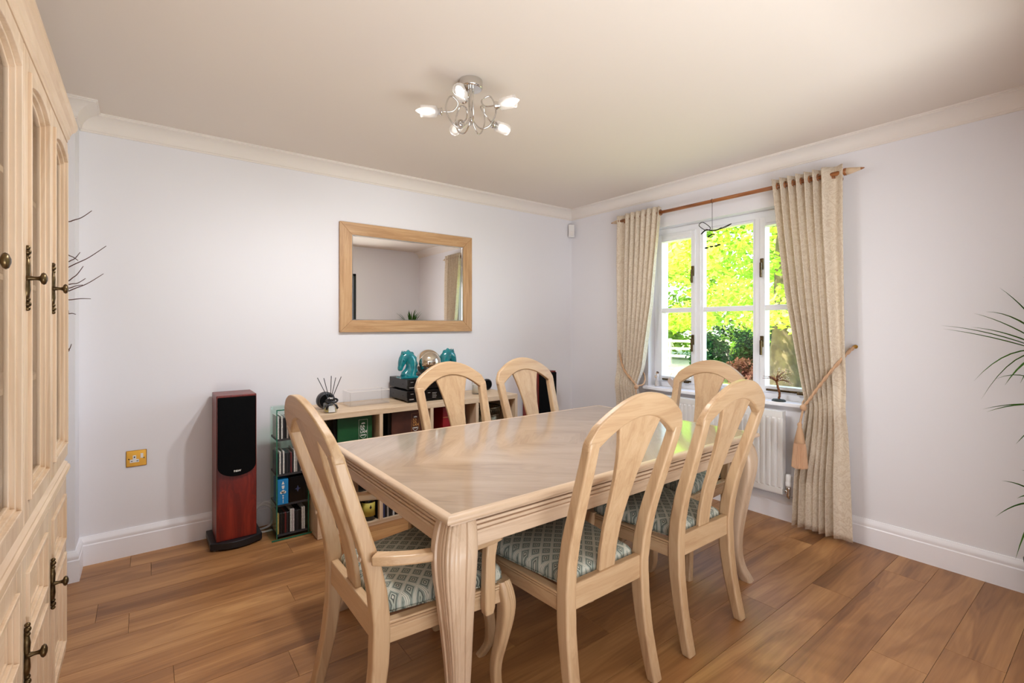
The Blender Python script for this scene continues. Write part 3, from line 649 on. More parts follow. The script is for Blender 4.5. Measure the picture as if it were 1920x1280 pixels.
rng = random.Random(3); ORD = ['first', 'second', 'third', 'fourth', 'fifth', 'sixth', 'seventh', 'eighth']
def ordinal(i, cs):
    return '' if cs.count(cs[i]) == 1 else ORD[cs[:i].count(cs[i])]+' '
ROWS = {0.610: [0, 1, 0, 2, 1, 3, 7, 2, 7, 1, 2, 1, 7, 2], 0.395: [1, 0, 2, 0, 1, 2, 1, 4, 1, 0, 3, 1, 2, 0, 5], 0.030: [6, 1, 7, 1, 4, 2, 1, 0, 8, 1, 2, 7, 1, 0, 0]}
for z, cs in ROWS.items():
    x = GX0+0.006
    for i_, ci in enumerate(cs):
        w = 0.0104 if ci != 8 else 0.014
        if x+w > GX1-0.005: break
        cd_case(x+w/2, GY0+0.014+rng.uniform(0, 0.006), z, w-0.0008, 0.125+(0.012 if ci in (0, 8) else 0), 0.140, ci, '%s%s cd case from the speaker side on the %s shelf of the glass tower' % (ordinal(i_, cs), CASE_NAMES[ci], {0.030: 'bottom', 0.395: 'second', 0.610: 'top'}[z]), '%s cds on the %s tower shelf' % (CASE_NAMES[ci], {0.030: 'bottom', 0.395: 'second', 0.610: 'top'}[z]))
        x += w
bb = thing('gift_box', 'bright blue box with white emblems in the glass tower', 'box', (GX0+0.036, GY0+0.006, 0.212))
MB().box(-0.030, 0.030, 0, 0.12, 0, 0.150).build('carton', 'blue_box', bb, bevel=0.001)
em = MB()
em.prism([(-0.008, 0.122), (0.008, 0.122), (0, 0.142)], 'y', -0.001, 0.0).prism([(-0.008, 0.114), (0.008, 0.114), (0.006, 0.098), (0, 0.092), (-0.006, 0.098)], 'y', -0.001, 0)
for cx_, cz_, r_ in ((-0.009, 0.073, 0.008), (0.0, 0.077, 0.010), (0.009, 0.073, 0.008)): em.lathe([(r_, -0.001), (r_, 0)], (cx_, 0, cz_), 'y', 14)
em.prism([(-0.006, 0.056), (0.006, 0.056), (0, 0.046)], 'y', -0.001, 0).prism([(-0.005, 0.040), (0, 0.034), (0.005, 0.040), (0, 0.045)], 'y', -0.001, 0).box(-0.0012, 0.0012, -0.001, 0, 0.008, 0.030)
em.build('emblem', 'white_print', bb)
kb = thing('gift_box', 'square black box with a pale star beside the blue box', 'box', (GX0+0.122, GY0+0.012, 0.212))
MB().box(-0.050, 0.050, 0, 0.12, 0, 0.155).build('carton', 'black_gloss', kb, bevel=0.001)
MB().prism([(0.0, 0.10), (0.006, 0.082), (0.018, 0.078), (0.006, 0.074), (0.0, 0.058), (-0.006, 0.074), (-0.018, 0.078), (-0.006, 0.082)], 'y', -0.001, 0).build('star_emblem', 'case_5', kb)

# ------------------------------------------------------------------ low bookcase
BXS = [-2.570, -2.178, -1.805, -1.423, -1.052]; BY0, BY1, BT = -0.450, -0.025, 0.757
bk = thing('bookcase', 'low pale birch bookcase with open cubbies under the mirror', 'bookcase', (BXS[0], BY0, 0))
bwid = BXS[-1]-BXS[0]; bdep = BY1-BY0
MB().box(-0.012, bwid+0.012, 0, bdep, BT-0.036, BT).build('top_board', 'birch_x', bk, bevel=0.002)
MB().box(-0.012, bwid+0.012, 0, bdep, 0, 0.026).build('bottom_board', 'birch_x', bk, bevel=0.002)
for i, x in enumerate(BXS): MB().box(x-BXS[0]-0.012, x-BXS[0]+0.012, 0.001, bdep, 0.026, BT-0.036).build('side_panel' if i in (0, 4) else 'divider', 'birch_z', bk, bevel=0.0015)
for i in range(4):
    for z in (0.198, 0.405): MB().box(BXS[i]-BXS[0]+0.012, BXS[i+1]-BXS[0]-0.012, 0.004, bdep-0.005, z, z+0.024).build('shelf', 'birch_x', bk, bevel=0.0015)
MB().box(0, bwid, bdep-0.006, bdep-0.001, 0.026, BT-0.036).build('back_panel', 'birch_x', bk)
def whisky_box(x0, x1, mat, pmatn, label):
    b = thing('whisky_box', label, 'box', ((x0+x1)/2, BY0+0.05, 0.429)); w = (x1-x0)/2; h = 0.283
    MB().box(-w, w, 0, 0.16, 0, h).build('carton', mat, b, bevel=0.002)
    MB().box(-w-0.022, -w, 0.012, 0.15, 0, h-0.004).build('carton_lid_edge', 'black_gloss', b, bevel=0.001)
    cx = w-0.060; t = 0.0012; fwd = 0.029
    MB().box(cx-fwd, cx+fwd, -0.0008, 0, 0.260, 0.260+t).box(cx-fwd, cx-fwd+t, -0.0008, 0, 0.03, 0.260).box(cx+fwd-t, cx+fwd, -0.0008, 0, 0.03, 0.260).box(cx-fwd, cx+fwd, -0.0008, 0, 0.03, 0.03+t).build('printed_border', 'white_print' if pmatn == 'white_print' else 'gold_print', b)
    lk = MB().prism([(cx-0.014, 0.232), (cx-0.008, 0.239), (cx+0.006, 0.241), (cx+0.014, 0.236), (cx+0.012, 0.232)], 'y', -0.0008, 0); lk.build('printed_crest', 'white_print', b)
    text('KA\nVA\nLAN', b, 0.023, pmatn, (cx-0.0195, -0.0008, 0.198), (PI/2, 0, 0), bold=0.0006, space=0.78, align='LEFT')
    sh = MB().tube(catmull([(cx-0.020, -0.0004, 0.164), (cx-0.018, -0.0004, 0.151), (cx, -0.0004, 0.139), (cx+0.018, -0.0004, 0.151), (cx+0.020, -0.0004, 0.164)], 4), 0.0014, 5); sh.box(cx-0.015, cx+0.015, -0.0008, 0, 0.156, 0.163)
    sh.build('printed_shield', 'white_print', b)
whisky_box(-2.447, -2.222, 'green_box', 'white_print', 'dark green KAVALAN box with white lettering in the bookcase')
whisky_box(-2.085, -1.850, 'brown_box', 'gold_print', 'brown KAVALAN box with gold lettering in the bookcase')
rb = thing('gift_box', 'tall red box behind the chair in the bookcase', 'box', (-1.60, BY0+0.06, 0.429)); MB().box(-0.085, 0.085, 0, 0.2, 0, 0.275).build('carton', 'red_box', rb, bevel=0.002); MB().box(-0.085, 0.085, -0.001, 0, 0.2, 0.204).build('printed_band', 'gold_print', rb)
# patterned metal bowl basket
bs = thing('metal_basket', 'round pewter basket with pierced rim in the bookcase', 'basket', (-1.235, -0.245, 0.429))
MB().lathe([(0.105, 0.0), (0.118, 0.03), (0.128, 0.10), (0.134, 0.165), (0.130, 0.165), (0.124, 0.10), (0.114, 0.034), (0.02, 0.010)], (0, 0, 0), 'z', 36).build('bowl', 'pewter', bs, smooth=True)
rm = MB().tube([(0.137*math.cos(a*2*PI/40), 0.137*math.sin(a*2*PI/40), 0.222) for a in range(40)], 0.005, 6, True); rm.tube([(0.134*math.cos(a*2*PI/40), 0.134*math.sin(a*2*PI/40), 0.166) for a in range(40)], 0.004, 6, True)
for k in range(40):
    a = k*2*PI/40; b_ = a+PI/20; r_ = 0.1355
    rm.tube([(r_*math.cos(a), r_*math.sin(a), 0.166), (r_*math.cos(b_), r_*math.sin(b_), 0.222)], 0.0022, 4); rm.tube([(r_*math.cos(b_), r_*math.sin(b_), 0.166), (r_*math.cos(a), r_*math.sin(a), 0.222)], 0.0022, 4)
rm.build('pierced_rim', 'pewter', bs, smooth=True)
# lower row: candle jar, spines, black box above
cj = thing('candle_jar', 'black candle jar with yellow label in the bottom row of the bookcase', 'candle', (-2.240, -0.385, 0.026))
MB().lathe([(0.040, 0), (0.046, 0.006), (0.047, 0.135), (0.045, 0.142), (0.040, 0.142), (0.039, 0.10), (0.01, 0.098)], n=28).build('jar', 'bottle_black', cj, smooth=True)
lb = MB(); ar = [(0.0475*math.cos(t), 0.0475*math.sin(t)) for t in [math.radians(-200+150*k/16) for k in range(17)]]
lb.add([(a, b, 0.030) for a, b in ar]+[(a, b, 0.118) for a, b in ar], [(i, i+1, 18+i, 17+i) for i in range(16)]); lb.build('paper_label', 'label_yellow', cj, smooth=True, solid=0.0006)
em = MB().prism([(-0.004, 0.094), (0, 0.108), (0.004, 0.094), (0.008, 0.090), (0, 0.078), (-0.008, 0.090)], 'y', -0.0492, -0.0478); em.mapv(lambda x, y, z: (x-0.004, y, z)); em.build('label_emblem', 'black_satin', cj)
for i, (ci, w) in enumerate(((2, 0.014), (5, 0.012), (1, 0.014))): cd_case(-2.545+0.016*i*8+0.1, BY0+0.03, 0.026, w, 0.14, 0.13, ci, '%s case beside the candle jar in the bookcase' % CASE_NAMES[ci], 'cases beside the candle jar')
x = -2.158
LOW = [5, 1, 3, 1, 2, 0, 1, 7, 2, 1, 0, 5]
for i_, ci in enumerate(LOW):
    cd_case(x+0.0065, BY0+0.02, 0.026, 0.0125, 0.135, 0.13, ci, '%s%s case after the candle jar in the bottom row of the bookcase' % (ordinal(i_, LOW), CASE_NAMES[ci]), 'cases along the bottom bookcase row'); x += 0.0135
kb = thing('storage_box', 'plain black box on the lower bookcase shelf', 'box', (-2.375, BY0+0.04, 0.222)); MB().box(-0.16, 0.16, 0, 0.25, 0, 0.12).build('carton', 'black_gloss', kb, bevel=0.002); MB().box(-0.163, 0.163, -0.003, 0.253, 0.12, 0.14).build('lid', 'black_satin', kb, bevel=0.002)

# ------------------------------------------------------------------ things on the bookcase
for n_, (z, lab) in enumerate(((BT, 'black hi-fi amplifier, lower of the two on the bookcase'), (BT+0.083, 'black hi-fi player, upper of the two, under the horse heads'))):
    a = thing('hifi_unit', lab, 'amplifier', (-1.737, -0.36, z), 0, 'stacked hi-fi units'); hh = 0.068
    MB().box(-0.212, 0.212, 0.012, 0.315, 0.013, 0.013+hh).build('case', 'black_metal', a, bevel=0.002)
    MB().box(-0.215, 0.215, 0, 0.012, 0.011, 0.013+hh+0.001).build('front_panel', 'black_gloss', a, bevel=0.002)
    for fx_ in (-0.17, 0.17):
        for fy_ in (0.04, 0.27): MB().lathe([(0.02, 0), (0.022, 0.004), (0.018, 0.013)], (fx_, fy_, 0), 'z', 14).build('foot', 'black_satin', a)
    sc = MB()
    for fy_ in (0.08, 0.25): sc.lathe([(0.004, -0.2145), (0.004, -0.212)], (0, fy_, 0.045), 'x', 10)
    sc.build('screws', 'dark_grey', a)
    bt = MB().box(-0.200, -0.165, -0.0015, 0, 0.022, 0.027).box(-0.190, -0.168, -0.0015, 0, 0.060, 0.0635)
    if n_ == 0:
        for r_ in range(4): bt.box(-0.02, 0.012+0.004*(r_ % 2), -0.0015, 0, 0.024+0.011*r_, 0.027+0.011*r_)
        bt.box(-0.10, -0.08, -0.0015, 0, 0.055, 0.058).box(-0.055, -0.035, -0.0015, 0, 0.06, 0.063)
    bt.build('printed_marks', 'case_3', a)
    if n_ == 0: MB().lathe([(0.022, -0.014), (0.023, 0)], (0.14, 0, 0.045), 'y', 24).build('volume_knob', 'black_satin', a, bevel=0.002)
HT = BT+0.083+0.0815
def horse(x, y, sx, label):
    h = thing('horse_head', label, 'ornament', (x, y, HT), 0, 'turquoise horse heads')
    b = MB().box(-0.070, 0.070, -0.042, 0.042, 0, 0.010); b.box(-0.064, 0.064, -0.038, 0.038, 0.010, 0.016); b.mapv(lambda a, c, d: (a*sx, c, d)); b.build('plinth', 'turquoise', h, bevel=0.003)
    sp = [((0.006, 0.012), 0.062, 0.038), ((0.014, 0.028), 0.056, 0.036), ((0.026, 0.058), 0.046, 0.032), ((0.032, 0.095), 0.043, 0.030), ((0.024, 0.132), 0.046, 0.030), ((-0.002, 0.155), 0.041, 0.030), ((-0.028, 0.142), 0.036, 0.029), ((-0.042, 0.116), 0.030, 0.025), ((-0.050, 0.092), 0.023, 0.020), ((-0.055, 0.074), 0.020, 0.018), ((-0.056, 0.062), 0.017, 0.016), ((-0.056, 0.055), 0.010, 0.010)]
    pth = catmull([(p[0][0], p[0][1], p[1]) for p in sp], 3); wid = catmull([(p[2], 0, 0) for p in sp], 3); rings = []
    for i, p in enumerate(pth):
        q0, q1 = pth[max(i-1, 0)], pth[min(i+1, len(pth)-1)]; t = Vector((q1.x-q0.x, q1.y-q0.y)).normalized(); nx, nz = t.y, -t.x
        if i == 0: nx, nz = 1, 0
        rings.append([(sx*(p.x+nx*p.z*math.cos(a)), wid[i].x*math.sin(a), p.y+nz*p.z*math.cos(a)) for a in [k*2*PI/16 for k in range(16)]])
    MB().rings(rings).build('head_and_neck', 'turquoise', h, smooth=True)
    mn = MB(); mr = catmull([(0.068, 0, 0.035), (0.073, 0, 0.09), (0.066, 0, 0.135), (0.042, 0, 0.174), (0.010, 0, 0.193), (-0.022, 0, 0.186), (-0.046, 0, 0.166)], 5)
    mn.tube([(sx*p.x, p.y, p.z) for p in mr], [0.008+0.004*math.sin(i*1.3) for i in range(len(mr))], 8); mn.build('mane', 'turquoise', h, smooth=True)
    for s in (-1, 1): MB().lathe([(0.009, 0), (0.010, 0.008), (0.006, 0.018), (0.001, 0.028)], (sx*-0.034, s*0.015, 0.172), 'z', 10).build('ear', 'turquoise', h, smooth=True)
    for s in (-1, 1): MB().sphere((sx*-0.040, s*0.0265, 0.132), 0.007, 10, 6).build('eye', 'turquoise', h, smooth=True)
horse(-1.893, -0.235, 1, 'glossy turquoise horse head facing away from the silver ball toward the speaker')
horse(-1.500, -0.145, -1, 'glossy turquoise horse head half hidden behind the chair crest')
gb = thing('gazing_ball', 'mirrored silver ball between the turquoise horse heads', 'ornament', (-1.706, -0.2, HT))
MB().lathe([(0.045, 0), (0.048, 0.006), (0.036, 0.014), (0.030, 0.012), (0.028, 0.0)], n=28).build('stand_ring', 'black_gloss', gb, smooth=True)
MB().sphere((0, 0, 0.103), 0.098, 40, 24).build('ball', 'silver_ball', gb, smooth=True)
rd = thing('reed_diffuser', 'glass reed diffuser with black ribbon and sticks on the bookcase', 'diffuser', (-2.49, -0.395, BT))
MB().prism([(-0.038, -0.03), (0.038, -0.03), (0.038, 0.03), (-0.038, 0.03)], 'z', 0.0, 0.062).build('bottle', 'bottle_glass', rd, bevel=0.010, seg=3)
MB().lathe([(0.016, 0.060), (0.014, 0.080), (0.017, 0.084), (0.017, 0.094), (0.010, 0.094)], n=18).build('neck', 'chrome', rd, smooth=True)
MB().box(-0.020, 0.020, -0.0315, -0.0305, 0.006, 0.046).build('paper_label', 'white_print', rd)
MB().box(-0.030, 0.030, -0.022, 0.022, 0.006, 0.030).build('oil', 'label_yellow', rd, bevel=0.004)
rbn = MB().tube([(0.018*math.cos(k*2*PI/16), 0.018*math.sin(k*2*PI/16), 0.072) for k in range(16)], 0.005, 6, True)
for s in (-1, 1):
    lp_ = catmull([(0, -0.02, 0.072), (s*0.018, -0.028, 0.088), (s*0.036, -0.026, 0.078), (s*0.022, -0.028, 0.066), (0, -0.022, 0.070)], 5); rbn.tube(lp_, 0.006, 6)
    rbn.prism([(0, 0.072), (s*0.022, 0.040), (s*0.030, 0.020), (s*0.040, 0.030), (s*0.030, 0.050)], 'y', -0.036, -0.033)
rbn.build('ribbon_bow', 'black_satin', rd, smooth=True)
for tx, ty, tz in ((-0.078, 0.0, 0.223), (-0.034, 0.02, 0.216), (0.003, -0.01, 0.228), (0.010, 0.015, 0.228), (0.036, 0.01, 0.216), (0.066, -0.005, 0.221)):
    MB().tube([(-tx*0.25, -ty*0.3, 0.02), (tx, ty, tz)], 0.0022, 6).build('reed', 'black_satin', rd)
dk = thing('round_speaker', 'dark round disc speaker leaning behind the reed diffuser', 'speaker', (-2.475, -0.245, BT))
MB().lathe([(0.050, -0.025), (0.056, -0.018), (0.056, 0.02), (0.050, 0.026)], (0, 0, 0.056), 'y', 30).build('body', 'dark_grey', dk, smooth=True); MB().lathe([(0.044, -0.027), (0.044, -0.024)], (0, 0, 0.056), 'y', 30).build('front_cloth', 'black_cloth', dk)
ac = thing('acrylic_tray', 'clear acrylic box beside the hi-fi units', 'box', (-2.185, -0.20, BT))
MB().box(-0.14, 0.14, -0.075, 0.075, 0.0, 0.006).build('bottom', 'acrylic', ac)
for s in (-1, 1):
    MB().box(-0.14, 0.14, s*0.072-0.003, s*0.072+0.003, 0.006, 0.098).build('long_wall', 'acrylic', ac); MB().box(s*0.137-0.003, s*0.137+0.003, -0.069, 0.069, 0.006, 0.098).build('end_wall', 'acrylic', ac)
rimm = MB(); 
for s in (-1, 1): rimm.box(-0.14, 0.14, s*0.072-0.0035, s*0.072+0.0035, 0.097, 0.099).box(s*0.137-0.0035, s*0.137+0.0035, -0.069, 0.069, 0.097, 0.099)
rimm.build('polished_rim', 'frost_rim', ac)
jr = thing('candle_jar', 'white candle in a glass jar with a square label on the bookcase', 'candle', (-1.296, -0.25, BT))
MB().lathe([(0.040, 0), (0.043, 0.004), (0.043, 0.096), (0.040, 0.096), (0.040, 0.008), (0.01, 0.006)], n=28).build('glass', 'bottle_glass', jr, smooth=True); MB().lathe([(0.039, 0.009), (0.0395, 0.075), (0.01, 0.074)], n=28).build('wax', 'candle_wax', jr, smooth=True)
MB().box(0.0, 0.034, -0.0445, -0.043, 0.03, 0.070).mapv(lambda x, y, z: (x-0.008, y-0.0, z)).build('paper_label', 'white_print', jr); MB().tube([(0, 0, 0.073), (0.002, 0, 0.085)], 0.0012, 5).build('wick', 'black_satin', jr)
d2 = thing('round_speaker', 'small black disc speaker standing behind the white candle jar', 'speaker', (-1.103, -0.105, BT)); MB().lathe([(0.043, -0.014), (0.047, -0.009), (0.047, 0.010), (0.042, 0.015)], (0, 0, 0.047), 'y', 30).build('body', 'black_satin', d2, smooth=True); MB().lathe([(0.036, -0.016), (0.036, -0.013)], (0, 0, 0.047), 'y', 30).build('front_cloth', 'black_cloth', d2)
wv = thing('candle_jar', 'tiny white pot at the end of the bookcase near the corner', 'pot', (-1.075, -0.255, BT)); MB().lathe([(0.016, 0), (0.020, 0.004), (0.021, 0.03), (0.016, 0.040), (0.018, 0.050), (0.014, 0.050), (0.012, 0.03)], n=20).build('pot', 'white_plastic', wv, smooth=True); MB().lathe([(0.013, 0.044), (0.011, 0.046), (0.004, 0.047)], n=16).build('wax', 'candle_wax', wv)

# ------------------------------------------------------------------ wall socket, alarm sensor
so = thing('wall_socket', 'brass plate wall socket with white rocker switch', 'socket', (-3.455, 0, 0.545))
MB().prism([(-0.047, -0.046), (0.047, -0.046), (0.047, 0.046), (-0.047, 0.046)], 'y', -0.006, 0).build('plate', 'brass', so, bevel=0.005, seg=2)
MB().prism([(-0.030, -0.022), (0.012, -0.022), (0.012, -0.006), (-0.001, -0.004), (-0.001, 0.018), (-0.017, 0.018), (-0.017, -0.004), (-0.030, -0.006)], 'y', -0.009, -0.005).build('socket_face', 'white_plastic', so, bevel=0.001)
hl = MB().box(-0.012, -0.006, -0.0095, -0.0088, 0.004, 0.012).box(-0.025, -0.017, -0.0095, -0.0088, -0.016, -0.012).box(0.0, 0.008, -0.0095, -0.0088, -0.016, -0.012); hl.build('pin_holes', 'black_satin', so)
MB().box(0.018, 0.031, -0.011, -0.005, 0.000, 0.026).build('rocker', 'white_plastic', so, bevel=0.0015)
for xx in (-0.034, 0.034): MB().lathe([(0.004, -0.0075), (0.004, -0.005)], (xx, 0, -0.001), 'y', 10).build('screw', 'aged_brass', so)
se = thing('alarm_sensor', 'small white alarm sensor high in the corner', 'sensor', (-0.045, -0.045, 2.245), -PI/4)
MB().prism([(-0.030, -0.012), (0.030, -0.012), (0.030, 0.030), (-0.030, 0.030)], 'z', -0.062, 0.062).build('housing', 'white_plastic', se, bevel=0.007, seg=3); MB().box(-0.022, 0.022, -0.016, -0.011, -0.050, -0.008).build('lens', 'frost_rim', se, bevel=0.003)

# ------------------------------------------------------------------ ceiling light
LX, LY = -2.204, -1.586; LAMP_W = 35
cl = thing('ceiling_light', 'chrome ceiling light with curled arms and five frosted glass shades', 'lamp', (LX, LY, H))
MB().lathe([(0.055, 0), (0.055, -0.034), (0.050, -0.040), (0.012, -0.042)], n=32).build('ceiling_rose', 'chrome', cl, smooth=False, bevel=0.002)
MB().sphere((0, 0, -0.182), 0.013, 16, 10).build('hub', 'chrome', cl, smooth=True)
base = -CAM_YAW
for k, adeg in enumerate((-98, -28, 44, 116, 186)):
    a = math.radians(adeg)+base; R_ = 0.215; ca, sa = math.cos(a), math.sin(a); zs_ = [0.0, 0.006, -0.012, 0.004, 0.0][k]
    def pt(r, z, s=0.0): return (r*ca-s*sa, r*sa+s*ca, z)
    arm = MB().tube(catmull([pt(0.012, -0.04), pt(0.010, -0.11), pt(0.006, -0.175), pt(0.045, -0.225, 0.01), pt(0.085, -0.212, 0.03), pt(0.115, -0.150, 0.035), pt(0.095, -0.085, 0.02), pt(0.060, -0.105, 0.0), pt(0.085, -0.140, -0.01), pt(0.135, -0.148+zs_, 0.0)], 7), 0.0036, 7).build('arm', 'chrome', cl, smooth=True)
    hd = MB()
    def cyl(r0, prof):
        rings = []
        for r, h in prof:
            c0 = Vector(pt(r0+h, -0.150+zs_)); ax = Vector((-sa, ca, 0)); up = Vector((0, 0, 1))
            rings.append([tuple(c0+(ax*math.cos(q*2*PI/20)+up*math.sin(q*2*PI/20))*r) for q in range(20)])
        return rings
    MB().rings(cyl(0.130, [(0.004, 0), (0.018, 0.003), (0.019, 0.008), (0.016, 0.010), (0.0155, 0.034)])).build('lamp_holder', 'chrome', cl, smooth=True)
    MB().rings(cyl(0.160, [(0.013, -0.008), (0.024, 0.0), (0.026, 0.008), (0.027, 0.072), (0.0252, 0.072), (0.024, 0.010)]), cap=False).build('glass_shade', 'frosted_shade', cl, smooth=True)
    MB().rings(cyl(0.158, [(0.008, 0), (0.009, 0.012), (0.016, 0.030), (0.0185, 0.048), (0.016, 0.068), (0.009, 0.086), (0.002, 0.096)])).build('bulb', 'bulb_white', cl, smooth=True)

    sl = bpy.data.lights.new('bulb_light', 'SPOT'); sl.energy = LAMP_W; sl.spot_size = math.radians(150); sl.spot_blend = 1.0; sl.shadow_soft_size = 0.04; sl.color = (0.96, 0.98, 1.0)
    so_ = bpy.data.objects.new('bulb_light', sl); COL.objects.link(so_); so_.parent = cl; so_.location = pt(0.262, -0.150+zs_); so_.rotation_euler = Vector((ca, sa, -1.7)).to_track_quat('-Z', 'Y').to_euler()

# ------------------------------------------------------------------ curtain pole, curtains, tiebacks
ROZ, ROX = 2.222, -0.085
rp = thing('curtain_pole', 'wooden curtain pole with pointed pencil-tip finials above the window', 'curtain pole', (ROX, -1.55, ROZ))
MB().tube([(0, -0.86, 0), (0, 0.86, 0)], 0.0135, 14).build('pole', 'rod_wood', rp, smooth=True)
for s in (-1, 1):
    f = MB().lathe([(0.022, 0.0), (0.022, s*0.012), (0.021, s*0.014)], (0, s*0.855, 0), 'y', 20).build('finial_collar', 'rod_wood', rp)
    MB().lathe([(0.021, 0.0), (0.019, s*0.02), (0.008, s*0.072)], (0, s*0.868, 0), 'y', 20).build('finial', 'birch_y', rp, smooth=True)
    MB().lathe([(0.008, 0), (0.002, s*0.018)], (0, s*0.940, 0), 'y', 16).build('finial_tip', 'rod_wood', rp, smooth=True)
    b = MB().box(-0.01, 0.078, s*0.80-0.008, s*0.80+0.008, -0.026, -0.013); b.lathe([(0.024, 0.078), (0.024, 0.085)], (0, s*0.80, -0.018), 'x', 18); b.build('bracket', 'rod_wood', rp, bevel=0.002)
def curtain(tabo, tabi, label, seed, nf=6):
    """tabo / tabi: outer and inner edge y by z, pleated sheet"""
    NU, NV = 150, 60; z0, z1 = 0.028, 2.268; vs_ = []; r = random.Random(seed); ph = [r.uniform(-0.6, 0.6) for _ in range(4)]
    for j in range(NV+1):
        z = z0+(z1-z0)*j/NV; yo, yi = interp(tabo, z), interp(tabi, z); sp_ = abs(yo-yi)
        top = max(0.0, min(1, (z-1.9)/0.3))
        for i in range(NU+1):
            u = i/NU; g = u/0.74 if u < 0.74 else 1.0+0.15*(u-0.74)/0.26
            p = 2*PI*nf*g+0.5*math.sin(3*z+ph[0])*(1-top)*math.sin(PI*u)+ph[1]*(1-top)
            pinch = math.exp(-((z-0.80)/0.10)**2)
            A = (0.030*top+0.026*(1-top)*(1+0.25*math.sin(5*u+ph[2]+1.5*z)))*(1-0.35*pinch)*(0.35+0.65*min(1, (1.02-u)/0.28))*(1-max(0, min(1, (1.1-z)/0.6))*0.75*(0.5+0.5*math.sin(11*u+ph[3]*4)))
            x = ROX-0.014-0.008*(1-top)-A*math.cos(p)-0.03*pinch-0.012*max(0, (0.7-z))*1.0
            y = yi+(yo-yi)*u+0.010*math.sin(p*1.0+0.7)*(0.6 if u < 0.74 else 0.0)
            vs_.append((min(x, -0.022), y, z))
    fs = [(j*(NU+1)+i, j*(NU+1)+i+1, (j+1)*(NU+1)+i+1, (j+1)*(NU+1)+i) for j in range(NV) for i in range(NU)]
    c = thing('curtain', label, 'curtain', (0, 0, 0), 0, 'pair of curtains'); MB().add(vs_, fs).build('drape', 'curtain_cream', c, smooth=True, solid=0.003)
    yo, yi = interp(tabo, ROZ), interp(tabi, ROZ)
    for k in range(nf*2):
        u = (k+0.5)/(nf*2)*0.74; y = yi+(yo-yi)*u
        MB().tube([(ROX+0.021*math.cos(a*2*PI/20), y, ROZ+0.021*math.sin(a*2*PI/20)) for a in range(20)], 0.004, 6, True).build('eyelet', 'rod_wood', c, smooth=True)
    return c
curtain([(0, -2.462), (0.82, -2.430), (1.2, -2.418), (2.3, -2.404)], [(0, -2.135), (0.35, -2.150), (0.62, -2.195), (0.80, -2.228), (0.95, -2.190), (1.5, -2.098), (2.3, -2.004)], 'cream damask curtain nearer the camera, with its hem on the floor', 2)
curtain([(0, -0.650), (0.82, -0.685), (1.2, -0.690), (2.3, -0.678)], [(0, -1.03), (0.35, -0.99), (0.62, -0.945), (0.80, -0.925), (0.95, -0.965), (1.5, -1.055), (2.3, -1.135)], 'cream damask curtain nearer the room corner', 5)
def tieback(s, yh, yt, label):
    """yh hook, yt knot y; s direction from hook to knot along y"""
    t = thing('curtain_tieback', label, 'tieback', (0, 0, 0), 0, 'rope tiebacks with tassels')
    MB().lathe([(0.012, -0.001), (0.012, -0.006), (0.004, -0.008), (0.004, -0.030), (0.008, -0.034), (0.003, -0.038)], (0, yh, 1.175), 'x', 14).build('hook', 'brass', t, smooth=True)
    main = catmull([(-0.030, yh, 1.172), (-0.085, yh+s*0.03, 1.12), (-0.135, yh+s*0.09, 1.02), (-0.155, yh+s*0.15, 0.92), (-0.165, yt-s*0.02, 0.825), (-0.158, yt, 0.800)], 10)
    back = catmull([(-0.158, yt, 0.800), (-0.10, yt+s*0.025, 0.82), (-0.045, yt-s*0.02, 0.90), (-0.024, yh+s*0.10, 1.04), (-0.024, yh+s*0.02, 1.165)], 8)
    for ph in (0, PI):
        def tw(P): return [(p.x+0.006*math.cos(i*0.75+ph), p.y, p.z+0.006*math.sin(i*0.75+ph)) for i, p in enumerate(P)]
        MB().tube(tw(main), 0.0065, 7).build('rope', 'rope', t, smooth=True)
    MB().tube(back, 0.007, 7).build('rope', 'rope', t, smooth=True)
    MB().sphere((-0.165, yt, 0.793), 0.020, 14, 10).build('knot', 'rope', t, smooth=True)
    MB().tube(catmull([(-0.170, yt, 0.785), (-0.176, yt+s*0.006, 0.74), (-0.178, yt+s*0.014, 0.690)], 6), 0.0065, 7).build('cord', 'rope', t, smooth=True)
    cx, cy = -0.178, yt+s*0.016
    MB().lathe([(0.008, 0.70), (0.014, 0.690), (0.012, 0.672), (0.016, 0.655), (0.024, 0.615), (0.030, 0.585), (0.031, 0.572), (0.026, 0.568)], (cx, cy, 0), 'z', 20).build('tassel_head', 'rope', t, smooth=True)
    rings = []
    for z, r in ((0.576, 0.028), (0.55, 0.033), (0.50, 0.037), (0.45, 0.041), (0.425, 0.043)):
        rings.append([(cx+(r+(0.0028 if q % 2 else -0.0015))*math.cos(q*2*PI/64), cy+(r+(0.0028 if q % 2 else -0.0015))*math.sin(q*2*PI/64), z+(0.006*math.sin(q*2.3) if z < 0.43 else 0)) for q in range(64)])
    MB().rings(rings).build('tassel_fringe', 'tassel', t)
tieback(1, -2.438, -2.212, 'peach rope tieback with tassel on the curtain nearer the camera')
tieback(-1, -0.652, -0.935, 'peach rope tieback on the curtain nearer the room corner')

